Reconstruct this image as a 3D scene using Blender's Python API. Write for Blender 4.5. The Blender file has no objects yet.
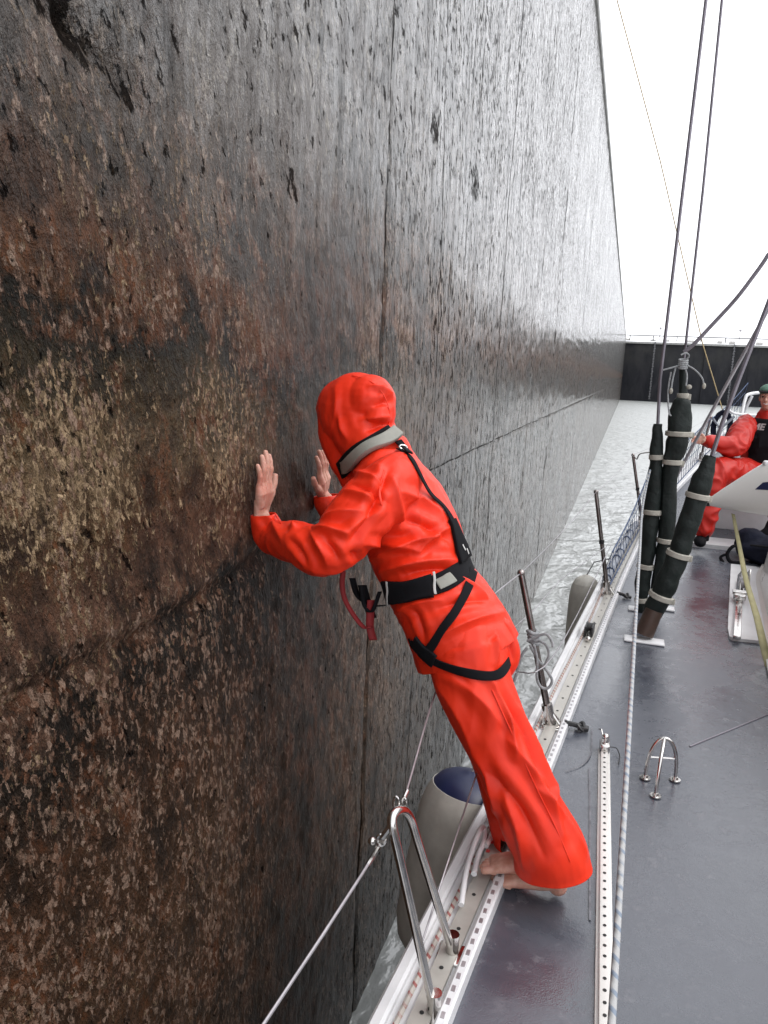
import bpy, bmesh, math, random
import numpy as np
from mathutils import Vector, Matrix, noise
from mathutils.bvhtree import BVHTree
random.seed(7)
SC = bpy.context.scene
COL = SC.collection

# ------------------------------------------------------------------ camera
F_PX, YAW, PITCH, ROLL, EYE = 770.0, -16.974, -10.664, 2.6, Vector((0, 0, 1.6))
y_, p_, r_ = map(math.radians, (YAW, PITCH, ROLL))
FW = Vector((math.sin(y_)*math.cos(p_), math.cos(y_)*math.cos(p_), math.sin(p_)))
R0 = Vector((math.cos(y_), -math.sin(y_), 0)); U0 = R0.cross(FW)
RT = math.cos(r_)*R0 + math.sin(r_)*U0
UP = math.cos(r_)*U0 - math.sin(r_)*R0
cd = bpy.data.cameras.new('camera'); cam = bpy.data.objects.new('camera', cd); COL.objects.link(cam)
m = Matrix((RT, UP, -FW)).transposed().to_4x4(); m.translation = EYE; cam.matrix_world = m
cd.sensor_fit = 'VERTICAL'; cd.sensor_height = 36.0; cd.lens = F_PX/1024*36.0
cd.clip_start = 0.05; cd.clip_end = 3000
SC.camera = cam

def ray(x, y): return FW + RT*((x-384)/F_PX) - UP*((y-512)/F_PX)
def onax(x, y, ax, v):
    d = ray(x, y); return EYE + d*((v-EYE[ax])/d[ax])
def PY(x, y, Y): return onax(x, y, 1, Y)
def PZ(x, y, z=0): return onax(x, y, 2, z)
def PX(x, y, X=-1.15): return onax(x, y, 0, X)

# ------------------------------------------------------------------ light
W = bpy.data.worlds.new('World'); SC.world = W; W.use_nodes = True
nt = W.node_tree; bg = nt.nodes['Background']
sky = nt.nodes.new('ShaderNodeTexSky'); sky.sky_type = 'NISHITA'; sky.sun_disc = False
SUN_EL, SUN_AZ = math.radians(52), math.radians(60)
sky.sun_elevation = SUN_EL; sky.sun_rotation = SUN_AZ; sky.dust_density = 6; sky.air_density = 1.0
hs = nt.nodes.new('ShaderNodeHueSaturation'); hs.inputs['Saturation'].default_value = 0.06
mx = nt.nodes.new('ShaderNodeMix'); mx.data_type = 'RGBA'; mx.inputs[0].default_value = 0.72
mx.inputs[7].default_value = (13.0, 13.2, 13.8, 1)
nt.links.new(sky.outputs[0], hs.inputs['Color']); nt.links.new(hs.outputs[0], mx.inputs[6])
nt.links.new(mx.outputs[2], bg.inputs[0]); bg.inputs[1].default_value = 0.14
sl = bpy.data.lights.new('sun', 'SUN'); sl.energy = 0.7; sl.angle = math.radians(25); sl.color = (1, .97, .93)
so = bpy.data.objects.new('sun', sl); COL.objects.link(so)
sd = Vector((math.sin(SUN_AZ)*math.cos(SUN_EL), math.cos(SUN_AZ)*math.cos(SUN_EL)*-0.2, math.sin(SUN_EL)))
so.rotation_euler = sd.to_track_quat('Z', 'Y').to_euler()
SC.view_settings.view_transform = 'Standard'; SC.view_settings.look = 'None'
SC.view_settings.exposure = 0.25; SC.view_settings.gamma = 1.0; SC.view_settings.use_curve_mapping = False

# ------------------------------------------------------------------ materials
class N:
    def __init__(s, name):
        s.m = bpy.data.materials.new(name); s.m.use_nodes = True; s.t = s.m.node_tree
        s.b = s.t.nodes['Principled BSDF']; s.co = None
    def n(s, typ, **kw):
        o = s.t.nodes.new('ShaderNode'+typ)
        for k, v in kw.items(): setattr(o, k, v)
        return o
    def l(s, a, b): s.t.links.new(a, b)
    def coords(s, scale=(1, 1, 1), rot=(0, 0, 0)):
        if s.co is None: s.co = s.n('TexCoord')
        mp = s.n('Mapping'); mp.inputs['Scale'].default_value = scale; mp.inputs['Rotation'].default_value = rot
        s.l(s.co.outputs['Object'], mp.inputs[0]); return mp.outputs[0]
    def noise(s, vec, scale, detail=4, rough=.55, dist=0):
        o = s.n('TexNoise'); o.inputs['Scale'].default_value = scale; o.inputs['Detail'].default_value = detail
        o.inputs['Roughness'].default_value = rough; o.inputs['Distortion'].default_value = dist
        s.l(vec, o.inputs['Vector']); return o.outputs['Fac']
    def voro(s, vec, scale, feature='F1'):
        o = s.n('TexVoronoi'); o.feature = feature; o.inputs['Scale'].default_value = scale
        s.l(vec, o.inputs['Vector']); return o
    def ramp(s, fac, *stops):
        o = s.n('ValToRGB'); e = o.color_ramp.elements
        while len(e) < len(stops): e.new(.5)
        for i, (p, c) in enumerate(stops):
            e[i].position = p; e[i].color = (c, c, c, 1) if isinstance(c, (int, float)) else (*c, 1)
        s.l(fac, o.inputs[0]); return o.outputs[0]
    def mix(s, fac, a, b, mode='MIX'):
        o = s.n('Mix', data_type='RGBA', blend_type=mode)
        for i, v in ((0, fac), (6, a), (7, b)):
            if isinstance(v, (int, float)): o.inputs[i].default_value = v if i == 0 else (v, v, v, 1)
            elif isinstance(v, tuple): o.inputs[i].default_value = (*v, 1)
            else: s.l(v, o.inputs[i])
        return o.outputs[2]
    def math(s, op, a, b=0.0, c=None, clamp=False):
        o = s.n('Math', operation=op, use_clamp=clamp)
        for i, v in enumerate((a, b) if c is None else (a, b, c)):
            if isinstance(v, (int, float)): o.inputs[i].default_value = v
            else: s.l(v, o.inputs[i])
        return o.outputs[0]
    def xyz(s):
        if s.co is None: s.co = s.n('TexCoord')
        o = s.n('SeparateXYZ'); s.l(s.co.outputs['Object'], o.inputs[0]); return o.outputs
    def set(s, **kw):
        for k, v in kw.items():
            i = s.b.inputs[k.replace('_', ' ')]
            if isinstance(v, (int, float)): i.default_value = v
            elif isinstance(v, tuple): i.default_value = (*v, 1) if len(v) == 3 else v
            else: s.l(v, i)
        return s
    def bump(s, h, strength=.5, dist=.01, normal=None):
        o = s.n('Bump'); o.inputs['Strength'].default_value = strength; o.inputs['Distance'].default_value = dist
        s.l(h, o.inputs['Height'])
        if normal: s.l(normal, o.inputs['Normal'])
        return o.outputs[0]

def simple(name, col, rough=.5, metal=0, var=.25, scale=12, bump=.0, bscale=80, bdist=.002, coat=0, spec=.5, stretch=(1, 1, 1)):
    k = N(name); v = k.coords(stretch)
    n1 = k.noise(v, scale, 5, .6)
    c = k.mix(k.ramp(n1, (.3, 0.0), (.7, 1.0)), tuple(x*(1-var) for x in col), tuple(min(1, x*(1+var*.6)) for x in col))
    k.set(Base_Color=c, Metallic=float(metal), Coat_Weight=float(coat), Specular_IOR_Level=float(spec))
    k.set(Roughness=k.math('MULTIPLY_ADD', n1, .25, rough-.1))
    if bump: k.set(Normal=k.bump(k.noise(v, bscale, 3, .6), bump, bdist))
    return k.m

M = {}
M['white'] = simple('white_paint', (.72, .72, .73), .3, var=.10, scale=5, bump=.1, bscale=30)
M['cream'] = simple('white_gelcoat', (.68, .66, .63), .28, var=.08, scale=3, coat=.3)
M['steel'] = simple('stainless_steel', (.62, .60, .58), .14, 1, var=.2, scale=30)
M['steel_dull'] = simple('dull_wire', (.42, .40, .42), .4, .7, var=.2, scale=20)
M['rod'] = simple('rigging_rod', (.22, .2, .23), .35, .6, var=.2, scale=8)
M['rod_light'] = simple('pale_rigging_rod', (.45, .43, .46), .35, .5, var=.2, scale=8)
M['dark_post'] = simple('oiled_bronze_post', (.30, .27, .26), .2, .95, var=.3, scale=12)
M['black'] = simple('black_webbing', (.006, .006, .008), .85, spec=.2, var=.3, scale=60, bump=.4, bscale=500, bdist=.001)
M['black_plastic'] = simple('black_plastic', (.02, .02, .022), .35, var=.3)
M['cover'] = simple('green_black_cover', (.010, .0155, .014), .62, spec=.35, var=.45, scale=14, bump=.8, bscale=24, bdist=.01)
M['strap'] = simple('beige_strap', (.40, .38, .33), .7, var=.2, scale=30, bump=.3, bscale=200)
M['leather'] = simple('brown_leather', (.06, .035, .025), .45, var=.35, scale=30, bump=.4, bscale=60)
M['reflective'] = simple('grey_reflective_cloth', (.27, .27, .235), .55, var=.1, scale=40, bump=.3, bscale=200)
M['piping'] = simple('pale_piping', (.55, .55, .53), .6)
M['redweb'] = simple('red_webbing', (.22, .012, .015), .7, var=.2, bump=.3, bscale=400)
M['navy'] = simple('navy_cloth', (.008, .010, .022), .8, spec=.2, var=.4, scale=10, bump=.7, bscale=20, bdist=.01)
M['navyblue'] = simple('blue_vinyl', (.010, .016, .060), .35, var=.2)
M['fender'] = simple('grey_fender_vinyl', (.54, .52, .47), .42, var=.22, scale=9, bump=.25, bscale=35, bdist=.004)
M['netblue'] = simple('blue_net_cord', (.06, .09, .17), .7, var=.3)
M['netpale'] = simple('pale_net_cord', (.28, .30, .34), .7, var=.3)
M['yellowline'] = simple('yellow_line', (.50, .38, .20), .7, var=.2)
M['yellowstrap'] = simple('pale_yellow_strap', (.33, .30, .16), .7, var=.25, scale=20, bump=.3, bscale=150)
M['greyrope'] = simple('grey_rope', (.32, .33, .34), .8, var=.3, scale=60, bump=.8, bscale=140, bdist=.004)
M['track'] = simple('anodised_track', (.50, .48, .44), .38, .25, var=.12, scale=12)
M['scuff'] = simple('deck_scuff_paint', (.17, .17, .19), .5, var=.5, scale=30)
M['hole'] = simple('dark_hole', (.02, .02, .02), .7)
M['redmark'] = simple('red_mark', (.45, .03, .03), .6)
M['capgreen'] = simple('green_cap_cloth', (.12, .22, .17), .8)
M['hair'] = simple('dark_hair', (.03, .018, .012), .6, bump=.6, bscale=90)

def rope_mat(name, base, fleck, L=.03):
    k = N(name); s = k.xyz()
    v = k.coords((1, 1, 1))
    w = k.n('TexWave', wave_type='BANDS', bands_direction='DIAGONAL'); w.inputs['Scale'].default_value = 1/L*.32
    w.inputs['Distortion'].default_value = .6; k.l(v, w.inputs['Vector'])
    n1 = k.noise(v, 40, 2)
    f = k.math('MULTIPLY', k.ramp(w.outputs['Fac'], (.72, 0.0), (.8, 1.0)), k.ramp(n1, (.35, .3), (.5, 1.0)))
    k.set(Base_Color=k.mix(f, base, fleck), Roughness=.8, Normal=k.bump(w.outputs['Fac'], .6, .003))
    return k.m
M['rope_blue'] = rope_mat('white_blue_rope', (.40, .40, .40), (.20, .24, .30), .022)
M['rope_red'] = rope_mat('white_red_rope', (.46, .42, .38), (.30, .10, .09), .02)

def cloth_mat(c0=(.74, .027, .007), c1=(.84, .041, .012), name='orange_red_oilskin'):
    k = N(name); v = k.coords()
    n1 = k.noise(v, 9, 5, .6); n2 = k.noise(k.coords((1, 1, .35)), 16, 2, .5, .6)
    n3 = k.noise(v, 420, 2)
    c = k.mix(k.ramp(n1, (.3, 0.0), (.75, 1.0)), c0, c1)
    k.set(Base_Color=c, Roughness=k.math('MULTIPLY_ADD', n1, .22, .34), Specular_IOR_Level=.30)
    b = k.bump(n2, .14, .010); k.set(Normal=k.bump(n3, .10, .001, b))
    return k.m
M['oilskin'] = cloth_mat()
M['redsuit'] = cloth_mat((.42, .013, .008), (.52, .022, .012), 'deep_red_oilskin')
M['print'] = simple('worn_print', (.42, .42, .42), .6)

def skin_mat():
    k = N('skin'); v = k.coords()
    n1 = k.noise(v, 45, 4); n2 = k.noise(v, 14, 2)
    c = k.mix(k.ramp(n1, (.35, 0.0), (.7, 1.0)), (.50, .25, .18), (.64, .38, .30))
    c = k.mix(k.ramp(n2, (.45, 0.0), (.7, .6)), c, (.50, .17, .12))
    k.set(Base_Color=c, Roughness=.5, Subsurface_Weight=.12, Subsurface_Scale=.01,
          Normal=k.bump(k.noise(v, 260, 3), .25, .0015))
    return k.m
M['skin'] = skin_mat()
M['nail'] = simple('finger_nail', (.72, .47, .42), .3)

def wall_mat():
    k = N('wet_lock_wall'); s = k.xyz(); Yc, Zc = s[1], s[2]
    tc = k.co
    def warp(vec, amt, scale):
        n = k.n('TexNoise'); n.inputs['Scale'].default_value = scale; n.inputs['Detail'].default_value = 3; k.l(vec, n.inputs['Vector'])
        o = k.n('VectorMath', operation='MULTIPLY_ADD'); k.l(n.outputs['Color'], o.inputs[0]); o.inputs[1].default_value = (amt,)*3; k.l(vec, o.inputs[2]); return o.outputs[0]
    def cells(vec, scale):      # irregular flakes: one random value per cell
        v = k.n('TexVoronoi'); v.feature = 'F1'; v.inputs['Scale'].default_value = scale; k.l(vec, v.inputs['Vector'])
        sp = k.n('SeparateColor'); k.l(v.outputs['Color'], sp.inputs[0]); return sp.outputs[0], sp.outputs[1]
    def slant(stretch, deg):         # grain leaning by deg from the vertical
        mp = k.n('Mapping', vector_type='TEXTURE'); mp.inputs['Scale'].default_value = (1, 1, stretch)
        mp.inputs['Rotation'].default_value = (math.radians(deg), 0, 0); k.l(tc.outputs['Object'], mp.inputs[0]); return mp.outputs[0]
    def seam(axis, wob, pos, width, amp):
        d = k.math('ABSOLUTE', k.math('SUBTRACT', axis, k.math('MULTIPLY_ADD', wob, amp, pos-amp*.5)))
        return k.math('SUBTRACT', 1.0, k.math('DIVIDE', d, width, clamp=True), clamp=True)
    v = k.coords((1, 1, 1)); va = slant(1.7, 16); vb = slant(2.6, 9); vc = slant(1.9, 28); vd = k.coords((1, 1.0, .08))
    big = k.noise(v, .9, 3, .6, .4); mid = k.noise(va, 4.2, 8, .76, .3); mid2 = k.noise(va, 9.5, 7, .78, .2)
    fine = k.noise(vb, 46, 4, .75); drip = k.noise(vd, 14, 5, .7, .3); wob = k.noise(k.coords((1, .01, 1)), 1.6, 4, .7)
    patch = k.noise(k.coords((1, .35, 1)), 2.0, 5, .66, .6); pn = k.noise(vc, 27, 5, .72, .15)
    c1, c2 = cells(warp(va, .03, 45), 105); e1, e2 = cells(warp(va, .03, 40), 88)
    zz = k.math('MULTIPLY_ADD', k.math('SUBTRACT', patch, .5), .55, Zc)
    zw = k.math('MULTIPLY_ADD', k.math('SUBTRACT', mid, .5), .75, k.math('MULTIPLY_ADD', k.math('SUBTRACT', patch, .5), .8, Zc))
    sharp = lambda f, lo, hi: k.ramp(f, (lo, 0.0), (hi, 1.0))
    grey, rust = (.125, .122, .118), (.12, .040, .016)
    zt = k.math('MULTIPLY_ADD', zw, .25, .5)
    # tide bands
    base = k.ramp(zt, (.10, (.050, .030, .017)), (.40, (.100, .052, .027)), (.60, (.070, .034, .018)), (.705, (.014, .011, .008)), (.742, (.160, .082, .052)), (.80, (.100, .050, .025)),
                  (.845, (.175, .118, .066)), (.875, (.072, .050, .024)), (.912, (.015, .014, .010)), (.955, (.150, .058, .022)), (1.0, (.055, .046, .038)))
    blot = sharp(k.math('MULTIPLY_ADD', mid, .5, k.math('MULTIPLY', mid2, .5)), .42, .57)
    base = k.mix(blot, k.mix(.80, base, (.007, .006, .005)), base)
    base = k.mix(k.math('MULTIPLY', sharp(mid2, .52, .60), k.math('MULTIPLY', sharp(patch, .40, .58), .75)), base, rust)
    fa = k.math('MULTIPLY_ADD', c1, .14, k.math('MULTIPLY_ADD', mid, .46, k.math('MULTIPLY', fine, .48)))
    fb = k.math('MULTIPLY_ADD', e1, .15, k.math('MULTIPLY_ADD', mid, .28, k.math('MULTIPLY_ADD', mid2, .28, k.math('MULTIPLY', fine, .40))))
    near = k.math('SUBTRACT', 1.0, k.math('MULTIPLY_ADD', k.math('MULTIPLY_ADD', k.math('SUBTRACT', mid, .5), 1.6, Yc), 1.6, -3.3, clamp=True))
    tanz = k.math('MULTIPLY', near, k.ramp(k.math('MULTIPLY_ADD', zz, .25, .25), (.43, .0), (.52, .55), (.56, 1.0), (.62, .9), (.655, .0), (.70, .5), (.80, .1)))
    dense = k.math('MULTIPLY_ADD', k.math('MULTIPLY', tanz, sharp(big, .36, .54)), .115, -.066)
    flA = k.math('MULTIPLY', k.math('SUBTRACT', k.math('ADD', fa, dense), .555), 20.0, clamp=True)
    c = k.mix(k.math('MULTIPLY', flA, .9), base, k.mix(c2, (.130, .086, .045), (.42, .30, .185)))
    low = k.math('MULTIPLY', k.math('MULTIPLY_ADD', near, .75, .25), k.ramp(k.math('MULTIPLY_ADD', zz, .25, .5), (.35, 1.0), (.68, 1.0), (.76, .3), (.90, .1), (.93, .9), (1.0, .4)))
    flB = k.math('MULTIPLY', k.math('SUBTRACT', k.math('MULTIPLY_ADD', low, .050, fb), .605), 18.0, clamp=True)
    c = k.mix(k.math('MULTIPLY', flB, .9), c, k.mix(e2, (.13, .060, .034), (.31, .215, .16)))
    # dark red-brown slime where the tan patch ends
    slime = k.math('MULTIPLY', k.math('SUBTRACT', 1.0, near), k.math('SUBTRACT', 1.0, k.math('MULTIPLY_ADD', Yc, 1.1, -3.2, clamp=True)))
    c = k.mix(k.math('MULTIPLY', slime, .72), c, k.mix(sharp(mid2, .45, .60), (.010, .008, .007), (.060, .030, .022)))
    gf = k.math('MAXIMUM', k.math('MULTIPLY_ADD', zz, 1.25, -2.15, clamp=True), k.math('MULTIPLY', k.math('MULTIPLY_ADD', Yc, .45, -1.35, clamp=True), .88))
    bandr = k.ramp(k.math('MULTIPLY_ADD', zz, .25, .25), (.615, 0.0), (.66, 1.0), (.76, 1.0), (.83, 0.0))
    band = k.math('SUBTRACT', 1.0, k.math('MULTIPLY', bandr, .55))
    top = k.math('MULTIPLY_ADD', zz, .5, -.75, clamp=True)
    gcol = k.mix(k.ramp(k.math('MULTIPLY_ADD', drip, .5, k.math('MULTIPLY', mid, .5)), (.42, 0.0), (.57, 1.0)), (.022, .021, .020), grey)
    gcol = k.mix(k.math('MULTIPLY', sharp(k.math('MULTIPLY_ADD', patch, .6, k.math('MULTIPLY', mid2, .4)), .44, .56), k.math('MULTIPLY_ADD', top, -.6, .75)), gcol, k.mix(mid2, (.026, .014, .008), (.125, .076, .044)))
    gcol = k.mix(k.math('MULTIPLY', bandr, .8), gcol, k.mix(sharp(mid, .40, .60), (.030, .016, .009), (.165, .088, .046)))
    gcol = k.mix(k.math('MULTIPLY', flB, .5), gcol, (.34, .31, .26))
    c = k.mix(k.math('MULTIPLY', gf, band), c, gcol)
    # pits and chips: black, matt; shadow in the hollows put into the colour
    pn2 = k.noise(vb, 27, 5, .72, .3)
    pth = k.math('MULTIPLY_ADD', big, .16, k.math('MULTIPLY_ADD', top, .085, .300))
    spot = 0.0                       # clusters of deeper spalling
    for y0, z0, a, b_, sl in ((1.44, 2.26, .26, .07, -.35), (2.52, 2.2, .11, .07, -.2), (4.4, 2.9, .16, .12, 0), (5.57, 2.86, .22, .14, 0), (3.0, 3.3, .2, .1, 0)):
        u = k.math('DIVIDE', k.math('SUBTRACT', Yc, y0), a); w_ = k.math('DIVIDE', k.math('SUBTRACT', Zc, k.math('MULTIPLY_ADD', k.math('SUBTRACT', Yc, y0), sl, z0)), b_)
        g_ = k.math('SUBTRACT', 1.0, k.math('ADD', k.math('MULTIPLY', u, u), k.math('MULTIPLY', w_, w_)), clamp=True)
        spot = g_ if spot == 0.0 else k.math('MAXIMUM', spot, g_)
    pth = k.math('MULTIPLY_ADD', spot, .15, pth)
    pit = k.math('MULTIPLY', k.math('SUBTRACT', pth, pn), 17.0, clamp=True)
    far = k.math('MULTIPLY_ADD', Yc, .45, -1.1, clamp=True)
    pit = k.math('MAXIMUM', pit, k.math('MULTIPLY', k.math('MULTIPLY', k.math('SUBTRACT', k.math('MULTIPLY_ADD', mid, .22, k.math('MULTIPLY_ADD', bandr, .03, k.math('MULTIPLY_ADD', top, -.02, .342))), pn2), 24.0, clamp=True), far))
    strk = k.ramp(k.math('MULTIPLY_ADD', drip, .62, k.math('MULTIPLY', fine, .38)), (.395, 1.0), (.44, 0.0))
    pits = k.math('MAXIMUM', pit, k.math('MULTIPLY', strk, k.math('MULTIPLY_ADD', Yc, .22, -.55, clamp=True)))
    cr = seam(Yc, wob, 3.6, .016, .10)
    for pos, w, a in ((7.1, .022, .30), (12.4, .03, .5), (19.0, .05, .8)):
        cr = k.math('MAXIMUM', cr, seam(Yc, wob, pos, w, a))
    bow = k.math('SUBTRACT', Yc, k.math('MULTIPLY', k.math('SINE', k.math('MULTIPLY', Zc, 1.1)), .12))
    cr = k.math('MAXIMUM', cr, k.math('MULTIPLY', seam(bow, wob, 4.62, .010, .08), .7))
    cr = k.math('MAXIMUM', cr, k.math('MULTIPLY', seam(Zc, patch, .975, .008, .05), k.math('MULTIPLY', k.math('MULTIPLY_ADD', Yc, .8, -2.0, clamp=True), sharp(mid2, .40, .54))))
    cr = k.math('MULTIPLY', cr, 2.2, clamp=True)

    pits = k.math('MAXIMUM', pits, cr)
    c = k.mix(k.math('MULTIPLY', pits, .86), c, (.006, .005, .005))
    k.set(Base_Color=c)
    dry = k.math('SUBTRACT', 1.0, k.math('MULTIPLY', pits, .95))
    k.set(Roughness=k.math('MULTIPLY_ADD', pits, .3, k.math('MULTIPLY_ADD', sharp(mid2, .35, .65), .15, .36), clamp=True))
    wet = k.math('MULTIPLY_ADD', k.math('MULTIPLY_ADD', Yc, .28, -.45, clamp=True), .53, .08)
    k.set(Specular_IOR_Level=k.math('MULTIPLY', dry, wet))
    film = k.math('MULTIPLY', k.math('MULTIPLY', dry, k.math('SUBTRACT', 1.0, k.math('MULTIPLY', bandr, .35))), k.math('MULTIPLY', k.math('MAXIMUM', k.math('MULTIPLY_ADD', Yc, .33, -.78, clamp=True), k.math('MULTIPLY_ADD', Zc, 1.1, -1.9, clamp=True)), k.ramp(k.math('MULTIPLY_ADD', drip, .55, k.math('MULTIPLY', mid2, .45)), (.40, .35), (.56, 1.0))))
    k.set(Coat_Weight=film, Coat_Roughness=.13, Coat_IOR=1.92)
    h = k.math('MULTIPLY_ADD', mid, 1.0, k.math('MULTIPLY', fine, .45))
    h = k.math('MULTIPLY_ADD', flA, .10, h); h = k.math('MULTIPLY_ADD', flB, .12, h)
    h = k.math('SUBTRACT', h, k.math('MULTIPLY', pits, .40))
    fade = k.math('DIVIDE', 1.0, k.math('MULTIPLY_ADD', k.math('MAXIMUM', k.math('SUBTRACT', Yc, 1.7), 0.0), .85, .70))
    b = k.n('Bump'); b.inputs['Distance'].default_value = .050; k.l(h, b.inputs['Height'])
    k.l(k.math('MULTIPLY', fade, .80), b.inputs['Strength'])
    k.set(Normal=b.outputs[0], Coat_Normal=b.outputs[0])
    return k.m
M['wall'] = wall_mat()

def deck_mat():
    k = N('grey_nonskid_deck'); v = k.coords()
    n1 = k.noise(v, 1.3, 6, .68, .8); n2 = k.noise(v, 14, 5, .65)
    c = k.mix(k.ramp(n1, (.3, 0.0), (.7, 1.0)), (.046, .052, .068), (.094, .102, .124))
    c = k.mix(k.ramp(n2, (.58, 0.0), (.72, .40)), c, (.2, .2, .22))
    n4 = k.voro(v, 260).outputs['Distance']
    c = k.mix(k.ramp(k.noise(v, 5, 6, .7, 1.5), (.64, 0.0), (.70, .35)), c, (.03, .03, .04))
    k.set(Base_Color=c, Roughness=k.ramp(k.math('MULTIPLY_ADD', n1, .7, k.math('MULTIPLY', n2, .3)), (.42, .13), (.56, .36)), Specular_IOR_Level=1.0)
    k.set(Normal=k.bump(n4, .28, .0012, k.bump(n2, .3, .006)))
    return k.m
M['deck'] = deck_mat()

def water_mat():
    k = N('harbour_water'); v = k.coords((1, .7, 1))
    n1 = k.noise(v, 1.8, 3, .5, .3); n2 = k.noise(v, 9, 3, .5, .2); n3 = k.noise(v, .25, 3)
    Yw = k.xyz()[1]
    k.set(Base_Color=(.34, .355, .345), Roughness=k.math('MULTIPLY_ADD', k.math('MULTIPLY', Yw, .02, clamp=True), .38, .07), Specular_IOR_Level=1.0, IOR=1.6)
    h = k.math('ADD', n1, k.math('MULTIPLY_ADD', n2, .12, k.math('MULTIPLY', n3, 1.2)))
    k.set(Normal=k.bump(h, 1.0, .16))
    return k.m
M['water'] = water_mat()

def gate_mat():
    k = N('dark_lock_gate'); v = k.coords((1, 1, .3)); n1 = k.noise(v, .9, 6, .65, .5); s = k.xyz()
    n2 = k.noise(k.coords((1, 1, 1)), .35, 4, .6)
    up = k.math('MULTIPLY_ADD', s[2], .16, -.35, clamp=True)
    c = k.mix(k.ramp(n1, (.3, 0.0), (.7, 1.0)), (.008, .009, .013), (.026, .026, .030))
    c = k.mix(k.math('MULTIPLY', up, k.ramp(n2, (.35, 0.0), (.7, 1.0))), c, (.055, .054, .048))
    k.set(Base_Color=c, Roughness=.75, Specular_IOR_Level=.25, Normal=k.bump(n1, .4, .05))
    return k.m
M['gate'] = gate_mat()

# ------------------------------------------------------------------ helpers
def link(name, me, mat, parent=None):
    o = bpy.data.objects.new(name, me); COL.objects.link(o)
    if mat: me.materials.append(mat)
    if parent is not None: o.parent = parent
    return o
def tag(o, label=None, cat=None, group=None, kind=None):
    if label: o['label'] = label
    if cat: o['category'] = cat
    if group: o['group'] = group
    if kind: o['kind'] = kind
    return o
def empty(name, label, cat, group=None):
    o = bpy.data.objects.new(name, None); COL.objects.link(o); o.empty_display_size = .1
    return tag(o, label, cat, group)

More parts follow.
